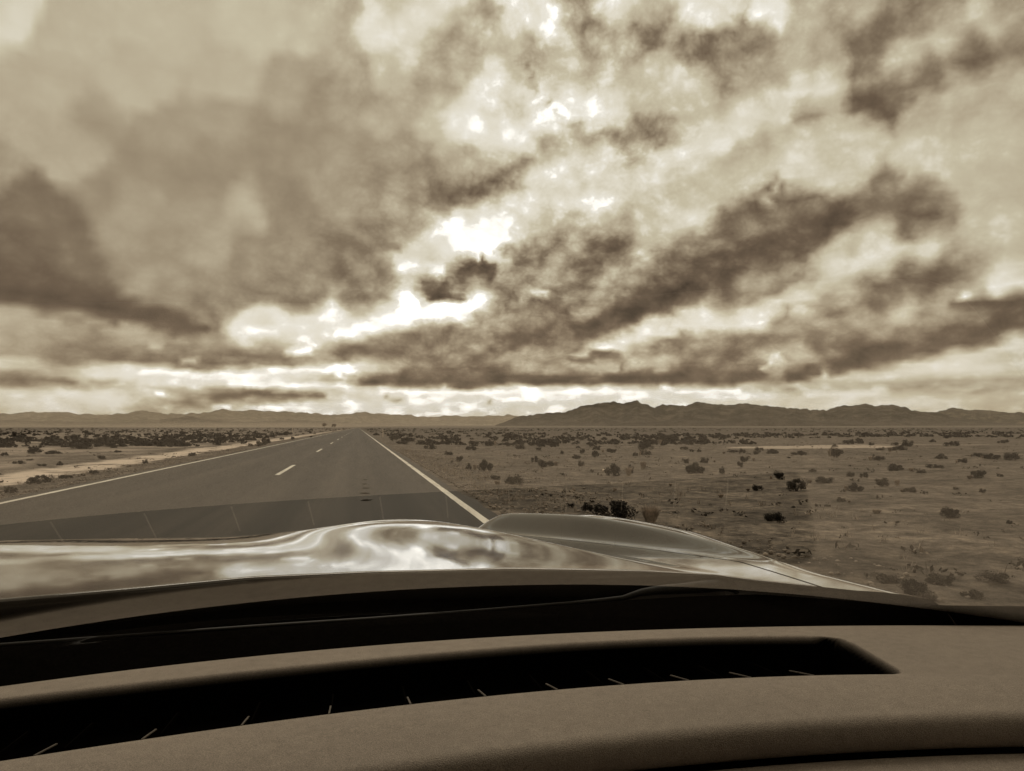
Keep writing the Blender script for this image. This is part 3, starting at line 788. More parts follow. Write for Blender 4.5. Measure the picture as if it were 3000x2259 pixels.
def shrub(px, py, w, h, kind='d', label=None, group=None, name=None):
    x, y, z = on_ground(px, py)
    dep = x * math.sin(YAW) + y * math.cos(YAW)
    W = w * dep / FPX; Hh = h * dep / FPX
    lod = 'hi' if w >= 36 else ('mid' if w >= 15 else 'lo')
    var = count[0] % 6; count[0] += 1
    y += W * .3
    nm = name or ('dry_grass_tuft' if kind == 'p' else 'desert_bush')
    sx = W / .98; sz = Hh / (.62 if kind == 'p' else .46)
    if kind == 'p': sx = W / .9
    rz = random.random() * 6.28
    if label and w >= 20 and kind != 'p':
        e = empty(nm, (x, y, z - .01)); e.rotation_euler = (0, 0, rz); e.scale = (sx, sx, sz)
        f = bpy.data.objects.new('foliage', proto_mesh(kind, lod, var)); C.objects.link(f); f.parent = e
        s = bpy.data.objects.new('stem', twig_mesh(var)); C.objects.link(s); s.parent = e
    else:
        e = bpy.data.objects.new(nm, proto_mesh(kind, lod, var)); C.objects.link(e)
        e.location = (x, y, z - .01); e.rotation_euler = (0, 0, rz); e.scale = (sx, sx, sz)
    if label is None:
        if kind == 'p': label, group = 'small pale dry tuft among the bushes of the right plain', 'pale dry tufts'
        elif px < 774: label, group = 'small dark bush among many alike on the plain left of the road', 'small bushes left of the road'
        elif px < 1480: label, group = 'small dark bush among many alike on the plain between road and mountains', 'small bushes right of the road'
        else: label, group = 'small brown bush among many alike far to the right of the road', 'small bushes at the far right'
    tag(e, label, 'grass tuft' if kind == 'p' else 'bush', group or ('bushes on the desert plain'))
    return e
BUSH = [
 (1336, 1127, 104, 52, 'd', 'biggest dark leafy bush, right behind the curved right fender of the car'),
 (1272, 1105, 30, 23, 'd', 'small dark bush close against the left side of the biggest bush'),
 (1235, 1097, 22, 13, 'd', 'low dark weed on the stony verge left of the biggest bush'),
 (1412, 1135, 56, 40, 'p', 'pale fuzzy dry tuft touching the right side of the biggest bush'),
 (1114, 1048, 50, 28, 'm', 'round brown bush at the stony verge, nearest bush to the right edge line'),
 (1048, 1017, 40, 28, 'd', 'dark round-topped bush next up the verge beyond the round brown bush'),
 (1014, 1015, 17, 15, 'd', 'small dark bush touching the left of the dark round-topped verge bush'),
 (994, 998, 19, 14, 'd', 'third bush of the verge row counting away from the round-topped one'),
 (970, 984, 24, 12, 'd', 'low dark verge bush halfway between hood and marker post'),
 (930, 971, 30, 13, 'd', 'wide dark bush on the right verge two bushes nearer than the marker post'),
 (872, 960, 34, 12, 'd', 'long low dark bush on the right verge just beyond the white marker post'),
 (957, 960, 16, 8, 'd', None), (891, 952, 11, 6, 'd', None), (1023, 964, 24, 13, 'd', 'left one of two dark bushes side by side at the edge of bare ground'),
 (1055, 964, 26, 17, 'd', 'right one of two dark bushes side by side at the edge of bare ground'),
 (1102, 964, 22, 10, 'd', None), (1126, 958, 16, 9, 'd', None), (1070, 1036, 26, 10, 'd', 'flat low weed between the round brown bush and the round-topped bush'),
 (1157, 999, 19, 17, 'd', 'small upright bush at the left shoulder of a wide cushion-shaped bush'),
 (1181, 1009, 44, 18, 'd', 'wide cushion-shaped dark bush standing alone on bare brown ground'),
 (812, 941, 19, 6, 'd', None), (846, 952, 8, 5, 'd', None), (1215, 981, 10, 10, 'd', None), (1260, 980, 15, 13, 'd', None),
 (1248, 992, 26, 12, 'd', 'low dark bush in front of two small upright bushes on the bare plain'), (1287, 988, 20, 18, 'd', 'upright dark bush right of the low bush on the bare plain'),
 (1257, 1008, 21, 13, 'm', 'faint brown bush between cushion-shaped bush and the bush with a white stone'),
 (1322, 979, 30, 11, 'd', None), (1319, 960, 11, 6, 'd', None),
 (1331, 1028, 46, 31, 'd', 'bushy dark shrub with a white stone lying at its left foot'),
 (1365, 1023, 19, 19, 'd', 'small bush fused to the right side of the shrub with the white stone'),
 (1392, 1014, 22, 17, 'p', 'pale dry tuft right of the shrub with the white stone'),
 (1376, 986, 16, 12, 'd', None), (1397, 984, 27, 14, 'm', None), (1405, 960, 34, 14, 'd', 'brown bush hugging the left end of the long far mound of scrub'),
 (1452, 956, 62, 18, 'm', 'long low mound of scrub, largest bush far out left of the salt pan'), (1489, 955, 12, 9, 'd', None), (1432, 963, 10, 5, 'd', None),
 (1505, 1023, 56, 27, 'd', 'very dark broad bush, largest on the middle of the right plain'), (1484, 1003, 18, 15, 'm', 'small brown bush behind the left end of the very dark broad bush'),
 (1526, 1001, 28, 13, 'd', 'flat dark bush behind the right end of the very dark broad bush'), (1560, 1024, 17, 20, 'd', 'narrow upright bush just right of the very dark broad bush'),
 (1496, 977, 11, 8, 'd', None), (1511, 977, 11, 9, 'd', None), (1612, 998, 26, 16, 'd', 'dark bush below the right end of the white salt pan'), (1601, 1009, 18, 13, 'm', None),
 (1588, 978, 30, 9, 'd', 'low dark scrub at the front rim of the white salt pan'), (1606, 979, 18, 12, 'd', None), (1180, 960, 14, 9, 'd', None), (1200, 966, 28, 12, 'd', None), (1163, 973, 14, 7, 'd', None),
 (1250, 968, 13, 6, 'd', None), (1279, 965, 13, 7, 'd', None), (1297, 956, 10, 7, 'd', None), (1190, 1072, 12, 7, 'd', None), (1172, 1070, 10, 5, 'd', None),
 (1686, 1037, 27, 21, 'd', 'pointed dark bush left of a large brown bush on the right plain'), (1729, 1061, 50, 31, 'm', 'large brown bush with ragged top in the middle of the right half'),
 (1640, 1060, 30, 16, 'd', 'slanting dark bush left of the large ragged brown bush'), (1792, 1044, 55, 14, 'm', 'long flat brown bush to the right of the large ragged one'),
 (1845, 1030, 24, 14, 'm', 'left one of two small round brown bushes side by side'), (1871, 1033, 19, 16, 'm', 'right one of two small round brown bushes side by side'),
 (1853, 1062, 42, 21, 'd', 'dark bush in front of the two small round brown bushes'), (1913, 1050, 40, 18, 'm', 'smooth dome-shaped brown bush right of the two small round ones'),
 (1817, 986, 38, 23, 'd', 'tall dark bush standing right of the salt pan'), (1738, 984, 46, 12, 'd', 'long dark strip of bush in front of the salt pan, left of the tall bush'),
 (1637, 983, 18, 12, 'd', None), (1676, 981, 34, 11, 'd', None), (1705, 990, 10, 4, 'd', None), (1905, 995, 34, 15, 'd', 'dark bush two bushes right of the salt pan'),
 (1950, 974, 38, 14, 'd', None), (1944, 1018, 44, 16, 'd', 'streaky dark bush above the dome-shaped brown bush'), (1995, 1023, 24, 11, 'd', None), (2027, 1012, 38, 11, 'd', None),
 (2086, 1000, 28, 13, 'd', None), (2040, 993, 30, 13, 'd', None), (2117, 988, 26, 11, 'd', None), (2150, 993, 44, 16, 'd', None), (2195, 996, 44, 22, 'd', 'dark thicket cut by the right border of the picture'),
 (2124, 1034, 36, 20, 'd', 'dark bush below the thicket at the right border'), (2164, 1030, 14, 9, 'd', None), (1974, 1064, 36, 14, 'm', None), (2127, 1064, 20, 9, 'm', None),
 (2060, 1120, 46, 25, 'd', 'slanted dark bush alone on the near bare ground at the right'), (2187, 1132, 17, 12, 'd', 'small dark bush near the right border below the slanted one'), (2068, 1058, 12, 8, 'm', None),
 (1680, 1127, 52, 23, 'd', 'flat dark bush on bare ground inside the dim vent reflection'), (1716, 1099, 12, 8, 'd', None), (1822, 1084, 27, 10, 'm', None), (1794, 1094, 21, 6, 'm', None),
 (1985, 1290, 76, 44, 'd', 'nearest dark scrub bush low at the right, above the tip of the fender'),
 (2120, 1300, 60, 30, 'm', 'brown scrub beside the nearest dark bush, above the black windshield border'),
  (1930, 1262, 70, 24, 'm', None), (2050, 1268, 80, 26, 'm', None), (2165, 1262, 76, 26, 'm', None), (2010, 1300, 60, 24, 'm', None), (1760, 1020, 20, 9, 'm', None), (1330, 1060, 14, 6, 'p', None), (1560, 1075, 18, 8, 'p', None), (1450, 1050, 12, 6, 'p', None), (1900, 1110, 30, 10, 'p', None), (1240, 1062, 12, 7, 'p', None),
 (77, 1046, 54, 23, 'd', 'largest dark bush on the left verge between road and sandy track'), (137, 1034, 38, 10, 'd', 'flat dark weed right of the largest left verge bush'),
 (198, 1025, 28, 12, 'd', 'dark bush third from the left border along the left verge'), (312, 1002, 18, 10, 'd', 'small dark bush on the right rim of the sandy track'),
 (415, 986, 21, 9, 'd', 'small dark bush far up the left verge beside the edge line'), (428, 996, 14, 4, 'd', None), (20, 1066, 28, 18, 'm', 'straggly weed at the left border next to the edge line'), (375, 988, 10, 4, 'd', None),
 (68, 981, 38, 18, 'd', 'dark mound bush beyond the sandy track near the left border'), (107, 981, 44, 8, 'd', 'long flat bush stretching right from the dark mound bush'),
 (167, 971, 52, 14, 'd', 'broad dark bush right of the dark mound bush beyond the track'), (8, 985, 20, 11, 'd', None), (37, 1003, 28, 10, 'd', None), (63, 995, 16, 5, 'd', None), (88, 1008, 24, 8, 'd', None),
 (128, 1006, 17, 10, 'd', None), (216, 993, 21, 10, 'm', None), (255, 978, 21, 7, 'd', None), (245, 966, 44, 12, 'd', None), (305, 964, 46, 12, 'd', 'left half of a long dark thicket beyond the sandy track'),
 (345, 964, 36, 15, 'd', 'right and taller half of a long dark thicket beyond the sandy track'), (368, 966, 9, 4, 'd', None), (397, 965, 34, 5, 'd', None), (114, 963, 38, 8, 'd', None), (102, 955, 36, 10, 'd', None), (160, 950, 26, 8, 'd', None),
 (215, 950, 22, 8, 'd', None), (12, 953, 18, 7, 'd', None), (33, 953, 20, 7, 'd', None), (57, 955, 14, 8, 'd', None), (541, 965, 11, 9, 'm', None), (577, 958, 19, 9, 'd', None),
 (520, 956, 19, 9, 'd', None), (632, 950, 11, 7, 'd', None), (672, 946, 9, 5, 'd', None), (610, 950, 14, 6, 'd', None), (470, 962, 16, 8, 'd', None), (450, 955, 22, 8, 'd', None),
]
for b_ in BUSH:
    shrub(*b_)
    if b_[0] > 1000 and b_[2] >= 22 and b_[4] != 'p' and b_[1] < 1100 and random.random() < .6:
        sgn = random.choice((-1, 1))
        shrub(b_[0] + sgn * b_[2] * random.uniform(.45, .8), b_[1] + random.uniform(-2, 2), b_[2] * random.uniform(.3, .55), b_[3] * random.uniform(.35, .7), 'p')
k = 0
while k < 95:                                    # the many small ones further out
    px = random.uniform(-20, 2230); py = random.uniform(938, 975) if px > 780 else random.uniform(938, 972)
    if px < 774 and px > 774 - (py - 924) * 4.9: continue
    if px >= 774 and px < 774 + (py - 924) * 1.75 + 10: continue
    if 1480 < px < 1800 and 953 < py < 972: continue
    if px < 774 and 774 - (py - 924) * 8.6 < px < 774 - (py - 924) * 6: continue
    s = random.uniform(.3, .85)
    sz = s * FPX * (py - 924) / (CAM_H * FPX)
    shrub(px, py, max(7, sz * 1.1 + 4), max(4, sz * .45 + 2), 'm' if random.random() < .25 else 'd'); k += 1

# distant scrub: reads as one mass
def scrub_mass():
    r = np.random.default_rng(21); V = []
    n = 5200
    for k in range(n):
        side = r.random()
        d = 62 * math.exp(r.random() ** 1.15 * 3.4)
        azm = R(-26 + 78 * r.random())
        x, y = d * math.sin(azm), d * math.cos(azm)
        if ROAD_L - 2.5 < x < ROAD_R + 1.6: continue
        if -11.5 < x < -6 and y < 260 and r.random() < .93: continue
        if ((x - 31) / 9) ** 2 + ((y - 47) / 6) ** 2 < 1: continue
        if vnoise(x * .018 + 7, y * .018 + 3) < .34: continue
        if x > 0 and d < 260 and r.random() < (.55 if azm < R(20) or d < 85 else .1): continue
        z = float(ground_z(x, y)); s = .45 + .75 * r.random() ** 2; s *= (1 + d / 900)
        m = 14 if d < 200 else 8
        for q in range(m):
            a = r.random() * 6.28; rr1 = .5 * s * math.sqrt(r.random())
            c = np.array([x + rr1 * math.cos(a), y + rr1 * math.sin(a), z + .32 * s * r.random() * (1.2 - rr1 / s)])
            u = r.normal(size=3); u[2] *= .6; u /= np.linalg.norm(u); w = np.cross(u, r.normal(size=3)); w /= np.linalg.norm(w)
            l = s * .22
            V += [c - u * l, c + w * l * .7, c + u * l, c - w * l * .7]
    V = np.array(V)
    o = mesh_obj('scrub', V, np.arange(len(V)).reshape(-1, 4), M_leaf['d'], smooth=False)
    tag(o, kind='stuff')
scrub_mass()

# gravel on the verges and dry grass blades between
def stone_material():
    m, t, b = new_mat('gravel')
    n = t.noise(objcoord(t), 5, 3, .6)
    t.put(b.inputs['Base Color'], t.ramp(n, [(.3, tint(.10)), (.5, tint(.2)), (.7, tint(.40))])); b.inputs['Roughness'].default_value = .9
    return m
def gravel():
    r = np.random.default_rng(5)
    bm = bmesh.new(); bmesh.ops.create_icosphere(bm, subdivisions=1, radius=1); bv = np.array([v.co[:] for v in bm.verts]); bf = np.array([[v.index for v in f.verts] for f in bm.faces]); bm.free()
    V = []; Fc = []
    for k in range(9000):
        if r.random() < .72: x = ROAD_R + .15 + 3.0 * r.random() ** 1.5; y = 4 + 40 * r.random() ** 1.3
        else: x = ROAD_L - .15 - 1.5 * r.random() ** 1.4; y = 6 + 40 * r.random()
        s = .008 + .028 * r.random() ** 3
        z = float(ground_z(x, y))
        if x > 0 and x < ROAD_R + .2 or x > ROAD_L - .2 and x < 0: z = max(z, -.02)
        p = bv * (s * (.7 + .6 * r.random(3))) * (1 + .25 * (r.random((len(bv), 1)) - .5)) ; a = r.random() * 6.28
        p = np.stack([p[:, 0] * math.cos(a) - p[:, 1] * math.sin(a), p[:, 0] * math.sin(a) + p[:, 1] * math.cos(a), p[:, 2] * .7], -1)
        Fc.append(bf + len(V) * len(bv)); V.append(p + (x, y, z + s * .3))
    o = mesh_obj('gravel', np.concatenate(V), np.concatenate(Fc), stone_material(), smooth=False); tag(o, kind='stuff')
gravel()
def dry_grass():
    r = np.random.default_rng(9); V = []
    for k in range(1500):
        if k % 3: x = ROAD_R + .5 + 5.5 * r.random() ** 1.6; y = 6 + 40 * r.random()
        else: x = ROAD_L - .4 - 1.6 * r.random(); y = 8 + 50 * r.random()
        if vnoise(x * .9, y * .5) < .5: continue
        z = float(ground_z(x, y))
        for q in range(7):
            a = r.random() * 6.28; l = .03 + .09 * r.random(); b0 = np.array([x + .03 * r.normal(), y + .03 * r.normal(), z])
            tip = b0 + np.array([math.cos(a) * l * .6, math.sin(a) * l * .6, l]); s = np.array([-math.sin(a), math.cos(a), 0]) * .005
            V += [b0 - s, b0 + s, tip + s * .2, tip - s * .2]
    V = np.array(V)
    tag(mesh_obj('dry_grass', V, np.arange(len(V)).reshape(-1, 4), M_leaf['p'], smooth=False), kind='stuff')
dry_grass()

def low_plants(name, n, mat, seed, smin, smax, spread):
    r = np.random.default_rng(seed); V = []
    for k in range(n):
        if r.random() < .8: x = ROAD_R + 1.2 + spread * r.random() ** 1.25; y = 6 + 75 * r.random() ** 1.4
        else: x = ROAD_L - 1 - 16 * r.random() ** 1.5; y = 10 + 60 * r.random()
        if vnoise(x * .35 + seed, y * .22) < .47: continue
        z = float(ground_z(x, y)); s = smin + (smax - smin) * r.random() ** 2
        for q in range(9):
            a = r.random() * 6.28; q1 = .5 * s * math.sqrt(r.random())
            c = np.array([x + q1 * math.cos(a), y + q1 * math.sin(a), z + .3 * s * r.random()])
            u = r.normal(size=3); u /= np.linalg.norm(u); w = np.cross(u, r.normal(size=3)); w /= np.linalg.norm(w); l = s * (.12 + .1 * r.random())
            V += [c - u * l, c + w * l * .5, c + u * l, c - w * l * .5]
    V = np.array(V)
    tag(mesh_obj(name, V, np.arange(len(V)).reshape(-1, 4), mat, smooth=False), kind='stuff')
low_plants('ground_cover', 2600, M_leaf['m'], 31, .05, .26, 45)
low_plants('dry_weeds', 1800, M_leaf['p'], 37, .04, .20, 40)

# white stone by a bush
def pale_stone():
    bm = bmesh.new(); bmesh.ops.create_icosphere(bm, subdivisions=3, radius=1)
    for v in bm.verts:
        n = float(fbm(v.co.x * 2 + 5, v.co.y * 2 + v.co.z * 1.7, 3)); v.co *= .8 + .45 * n
        v.co.z *= .55
    m, t, b = new_mat('white_stone'); t.put(b.inputs['Base Color'], t.ramp(t.noise(objcoord(t), 6, 4, .6), [(.3, tint(.6)), (.7, tint(.9))])); b.inputs['Roughness'].default_value = .8
    me = bpy.data.meshes.new('pale_stone'); bm.to_mesh(me); bm.free(); me.materials.append(m)
    o = bpy.data.objects.new('pale_stone', me); C.objects.link(o)
    x, y, z = on_ground(1308, 1019); o.location = (x, y, z + .04); o.scale = (.11, .08, .08)
    for p in me.polygons: p.use_smooth = True
    tag(o, 'small white stone lying at the left foot of a dark bush', 'stone')
pale_stone()

# roadside marker posts
def post_material():
    m, t, b = new_mat('post_paint'); t.put(b.inputs['Base Color'], t.ramp(t.noise(objcoord(t), 14, 4, .6), [(.3, tint(.4)), (.6, tint(.62))])); b.inputs['Roughness'].default_value = .6; return m
M_post = post_material()
def refl_material():
    m, t, b = new_mat('reflector'); b.inputs['Base Color'].default_value = tint(.75); b.inputs['Roughness'].default_value = .25; return m
M_refl = refl_material()
def marker(px, py, hpx, label):
    x, y, z = on_ground(px, py); h = hpx * y / FPX
    e = empty('marker_post', (x, y, z)); tag(e, label, 'marker post', 'roadside marker posts')
    a = np.linspace(0, math.pi, 9); prof = [(.055 * math.cos(q), -.02 * math.sin(q)) for q in a] + [(-.045, .01), (.045, .01)]
    V = [(p[0], p[1], zz) for zz in (-.2, h - .04) for p in prof] + [(p[0] * .7, p[1] * .6, h) for p in prof]; n = len(prof)
    Fc = [(i_ * n + k, i_ * n + (k + 1) % n, (i_ + 1) * n + (k + 1) % n, (i_ + 1) * n + k) for i_ in range(2) for k in range(n)] + [tuple(2 * n + k for k in range(n))]
    mesh_obj('post', V, Fc, M_post, e)
    V, Fc = tube([(0, -.022, h * .86), (0, -.03, h * .86)], .038, 14); mesh_obj('reflector', V, Fc, M_refl, e)
marker(827, 945, 17, 'pale marker post standing on the right verge of the road')
marker(632, 936, 11, 'pale marker post on the far left side of the road')

# two far trees by the road end
def far_tree(px, py, hpx, wpx, D, label):
    v = ray(px, py); f = v / math.hypot(v[0], v[1]); x, y = f[0] * D, f[1] * D; z = float(ground_z(x, y))
    h = hpx * D / FPX; w = wpx * D / FPX
    e = empty('tree', (x, y, z)); tag(e, label, 'tree', 'far trees at the end of the road')
    V, Fc = tube([(0, 0, -.5), (.02 * w, 0, h * .3), (0, .02 * w, h * .62)], [.035 * h, .025 * h, .012 * h], 8); mesh_obj('trunk', V, Fc, M_twig, e)
    r = np.random.default_rng(int(px)); V = []
    cl = [np.array([r.normal() * w * .2, r.normal() * w * .2, h * (.4 + .5 * r.random())]) for _ in range(9)]
    for k in range(900):
        c = cl[r.integers(9)] + r.normal(size=3) * np.array([w * .11, w * .11, h * .09])
        u = r.normal(size=3); u /= np.linalg.norm(u); q = np.cross(u, r.normal(size=3)); q /= np.linalg.norm(q); s = h * .035
        V += [c - u * s, c + q * s, c + u * s, c - q * s]
    V = np.array(V); mesh_obj('crown', V, np.arange(len(V)).reshape(-1, 4), M_leaf['p'], e, smooth=False)
far_tree(701, 922, 12, 9, 1100, 'far tiny tree left of the road end, left one of a pair')
far_tree(722, 922, 11, 10, 1150, 'far tiny tree left of the road end, nearer to the road')

# ------------------------------------------------------------------ the car we sit in
S = .93                                          # survey levels below were taken for a dashboard 0.30 m under the eye
car = empty('car', (0, 0, 0))
tag(car, 'grey car seen from inside, glossy hood, windshield and dashboard with long defroster slot', 'car')
def K(p): return np.asarray(p, float) * S + np.array([0, 0, CAM_H])
def curve(pts, z):
    q = np.array([at(px, py, z) for px, py in pts]); return q[:, 0], q[:, 1]
def interp_ext(x, xs_, ys_, k=None):
    xs_ = np.asarray(xs_); ys_ = np.asarray(ys_); o = np.argsort(xs_); xs_, ys_ = xs_[o], ys_[o]
    deg = min(4, len(xs_) - 1) if k is None else k
    p = np.polyfit(xs_, ys_, deg); r_ = np.polyval(p, np.clip(x, xs_[0], xs_[-1])); d = np.polyder(p)
    r_ = r_ + np.where(x < xs_[0], (x - xs_[0]) * np.polyval(d, xs_[0]), 0) + np.where(x > xs_[-1], (x - xs_[-1]) * np.polyval(d, xs_[-1]), 0)
    return r_

# materials
def paint_car():
    m, t, b = new_mat('car_paint')
    P = objcoord(t)
    fl = t.noise(P, 900, 2, .5); du = t.noise(P, 6, 5, .65); sp = t.noise(P, 160, 3, .6)
    c = t.ramp(fl, [(.35, tint(.045)), (.65, tint(.065))])
    c = t.mixc(t.math('MULTIPLY', t.ramp(du, [(.4, (0, 0, 0)), (.7, (1, 1, 1))]), .25), c, tint(.12))
    t.put(b.inputs['Base Color'], c)
    b.inputs['Metallic'].default_value = .15; b.inputs['Specular IOR Level'].default_value = .12
    t.put(b.inputs['Roughness'], t.ramp(du, [(.3, (.07, .07, .07)), (.7, (.12, .12, .12))]))
    b.inputs['Coat Weight'].default_value = 1; b.inputs['Coat Roughness'].default_value = .012; b.inputs['Coat IOR'].default_value = 1.5
    return m
def plastic(name, v, rough, grain=300, gs=.25, mott=.3):
    m, t, b = new_mat(name)
    P = objcoord(t)
    g = t.noise(P, grain, 3, .6); mo = t.noise(P, 70, 5, .7); big = t.noise(P, 5, 4, .6)
    c = t.ramp(mo, [(.3, tint(v * (1 - mott))), (.5, tint(v)), (.7, tint(v * (1 + mott)))])
    c = t.mixc(.85, c, t.ramp(g, [(.3, (.55, .55, .55)), (.5, (1, 1, 1)), (.7, (1.45, 1.43, 1.38))]), 'MULTIPLY')
    c = t.mixc(.5, c, t.ramp(big, [(.3, (.85, .85, .85)), (.7, (1.15, 1.15, 1.14))]), 'MULTIPLY')
    t.put(b.inputs['Base Color'], c); b.inputs['Roughness'].default_value = rough
    b.inputs['Specular IOR Level'].default_value = .25
    bump(t, b, g, gs, .0015)
    return m
M_carp = paint_car()
M_dash = plastic('dash_vinyl', .29, .7, 950, .7, .11)
M_black = plastic('black_plastic', .003, .9, 300, .2, .2); M_black.node_tree.nodes['Principled BSDF'].inputs['Specular IOR Level'].default_value = 0
M_vane_lit = plastic('vane_lit_edge', .10, .7, 300, .2, .2)
M_trim = plastic('dark_trim', .012, .55, 300, .2, .2)
M_cabin = plastic('cabin_cloth', .025, .95, 200, .2, .1)

# --- windshield surface (survey units): z at (x, y)
GP = (-.2666, .3045, .0237, -.1112, -.0362, -.3502, .6432)
def glass_z(x, y):
    t_ = y - 1.14
    return GP[0] - GP[1] * t_ + GP[2] * x + GP[3] * x * x + GP[4] * x ** 4 + GP[5] * x * t_ + GP[6] * t_ * t_
def glass_material():
    m = bpy.data.materials.new('windshield_glass'); m.use_nodes = True; m.node_tree.nodes.clear(); t = NT(m.node_tree)
    g = t.node('ShaderNodeNewGeometry')
    c = t.math('ABSOLUTE', t.vmath('DOT_PRODUCT', g.outputs['Normal'], g.outputs['Incoming']))
    s = t.math('POWER', t.math('SUBTRACT', 1.0, c), 5.0)
    f = t.math('ADD', t.math('MULTIPLY', s, .40), .26)
    tr = t.node('ShaderNodeBsdfTransparent'); tr.inputs[0].default_value = (.97, .965, .95, 1)
    gl = t.node('ShaderNodeBsdfGlossy'); gl.inputs['Roughness'].default_value = .0; gl.inputs[0].default_value = (1, 1, 1, 1)
    mx = t.node('ShaderNodeMixShader'); t.l.new(f, mx.inputs[0]); t.l.new(tr.outputs[0], mx.inputs[1]); t.l.new(gl.outputs[0], mx.inputs[2])
    o = t.node('ShaderNodeOutputMaterial'); t.l.new(mx.outputs[0], o.inputs[0])
    return m
vv = np.linspace(0, 1, 40); uu = np.linspace(-1, 1, 70)
U, Vv = np.meshgrid(uu, vv)
gy_ = 1.27 - .17 * U * U - Vv * (.91 - .17 * U * U); half = 1.10 - Vv * .28
gx_ = U * half - .02
ylo = np.full_like(gx_, -.1); yhi = np.full_like(gx_, .9)
for _ in range(30):
    ym = (ylo + yhi) / 2; hi_ = glass_z(gx_, ym) > .42; ylo = np.where(hi_, ym, ylo); yhi = np.where(hi_, yhi, ym)
foot = 1.27 - .17 * U * U; gy_ = foot + (ym - foot) * Vv; gz_ = glass_z(gx_, gy_)
gp = np.stack([gx_, gy_ - (gx_ + .1) ** 2 / 16 * 0, gz_], -1).reshape(-1, 3)
windshield = mesh_obj('windshield', K(gp), grid_faces(40, 70, flip=True), glass_material(), car)

# --- dashboard
DZ = -.30
far_x, far_y = curve([(0, 1480), (250, 1450), (500, 1420), (750, 1395), (1000, 1380), (1250, 1365), (1500, 1355), (1850, 1350), (2212, 1350)], DZ)
sf_x, sf_y = curve([(0, 1510), (500, 1456), (1000, 1406), (1500, 1379), (1830, 1376)], DZ)
sn_x, sn_y = curve([(0, 1642), (500, 1569), (1000, 1507), (1500, 1468), (1940, 1455)], DZ)
lp_x, lp_y = curve([(737, 1652), (1070, 1612), (1475, 1562), (1850, 1542), (2212, 1530)], DZ)
X = np.concatenate([np.arange(-1.0, .54, .006), np.arange(.54, .70, .0016), np.arange(.70, 1.08, .006)])
Yf = interp_ext(X, far_x, far_y); Ys = interp_ext(X, sf_x, sf_y, 3); Yn = interp_ext(X, sn_x, sn_y, 3); Yl = interp_ext(X, lp_x, lp_y, 2)
Ys = np.minimum(Ys, Yf - .035)
ends = np.array([at(px, py, DZ)[:2] for px, py in ((1770, 1374), (1815, 1379), (1845, 1391), (1878, 1410), (1910, 1428), (1940, 1446), (1946, 1455))])
vals = []                                        # (tag, fraction) rows from far to near
R_rows = []
def add_row(Y, z): R_rows.append((Y, z))
one = np.ones_like(X)
add_row(Yf + .012, DZ - .09 * one); add_row(Yf + .008, DZ - .02 * one); add_row(Yf + .004, DZ - .006 * one); add_row(Yf - .002, DZ - .001 * one)
def slot_mask(Y):                                # 1 inside the slot's right end
    xe = np.interp(Y, ends[::-1, 1], ends[::-1, 0])
    return sstep(-.002, .016, xe - X)
DEEP = .05
for f in (.15, .35, .6, .8, .9, .96): add_row(Yf * (1 - f) + (Ys + .007) * f, DZ + 0 * one)
w = np.linspace(0, 1, 9)
for f in w: 
    Y = Ys + .007 - f * .015; add_row(Y, DZ - slot_mask(Y) * DEEP * (1 - math.sqrt(max(0, 1 - f * f))) * (1 if f < .999 else 1))
for f in np.linspace(0, 1, 76)[1:-1]:
    Y = (Ys - .008) * (1 - f) + (Yn + .003) * f; add_row(Y, DZ - slot_mask(Y) * DEEP)
add_row(Yn + .003, DZ - slot_mask(Yn + .003) * DEEP)
add_row(Yn + .0015, DZ - slot_mask(Yn + .0015) * .008); add_row(Yn, DZ - slot_mask(Yn) * .0012); add_row(Yn - .003, DZ + 0 * one)
for f in np.linspace(0, 1, 12)[1:]: add_row((Yn - .003) * (1 - f) + Yl * f, DZ + .004 * math.sin(f * math.pi) * one)
for dy, dz in ((-.004, .0003), (-.008, .0012), (-.0115, .003), (-.0145, .006), (-.0165, .010), (-.0175, .015), (-.0175, .021), (-.016, .027), (-.013, .033), (-.009, .0365), (.0, .039), (.03, .042)):
    add_row(Yl + dy, DZ - dz * one)
dv = np.stack([np.stack([X, Y, z * one], -1) for Y, z in R_rows])
dash = mesh_obj('dashboard', K(dv), grid_faces(len(R_rows), len(X), flip=True), M_dash, car)
xe_ = np.interp(dv[..., 1], ends[::-1, 1], ends[::-1, 0])
lz = np.clip((Ys[None] + .0045 - dv[..., 1]) / .006, 0, 1) * (dv[..., 1] > Yn[None] + .0008) * sstep(-.003, .004, xe_ - dv[..., 0])  # mask that paints the shaded slot interior black
at_ = dash.data.attributes.new('slot_shade', 'FLOAT', 'POINT'); at_.data.foreach_set('value', lz.astype(np.float32).ravel())
def slot_shade_mat():
    m = M_dash.copy(); m.name = 'dash_vinyl_with_slot_shade'; t = NT(m.node_tree); b = m.node_tree.nodes['Principled BSDF']
    c = b.inputs['Base Color'].links[0].from_socket
    q = t.node('ShaderNodeAttribute', attribute_name='slot_shade')
    t.put(b.inputs['Base Color'], t.mixc(q.outputs['Fac'], c, tint(.0015)))
    t.put(b.inputs['Specular IOR Level'], t.math('MULTIPLY', t.math('SUBTRACT', 1.0, q.outputs['Fac']), .25))
    return m
dash.data.materials[0] = slot_shade_mat()
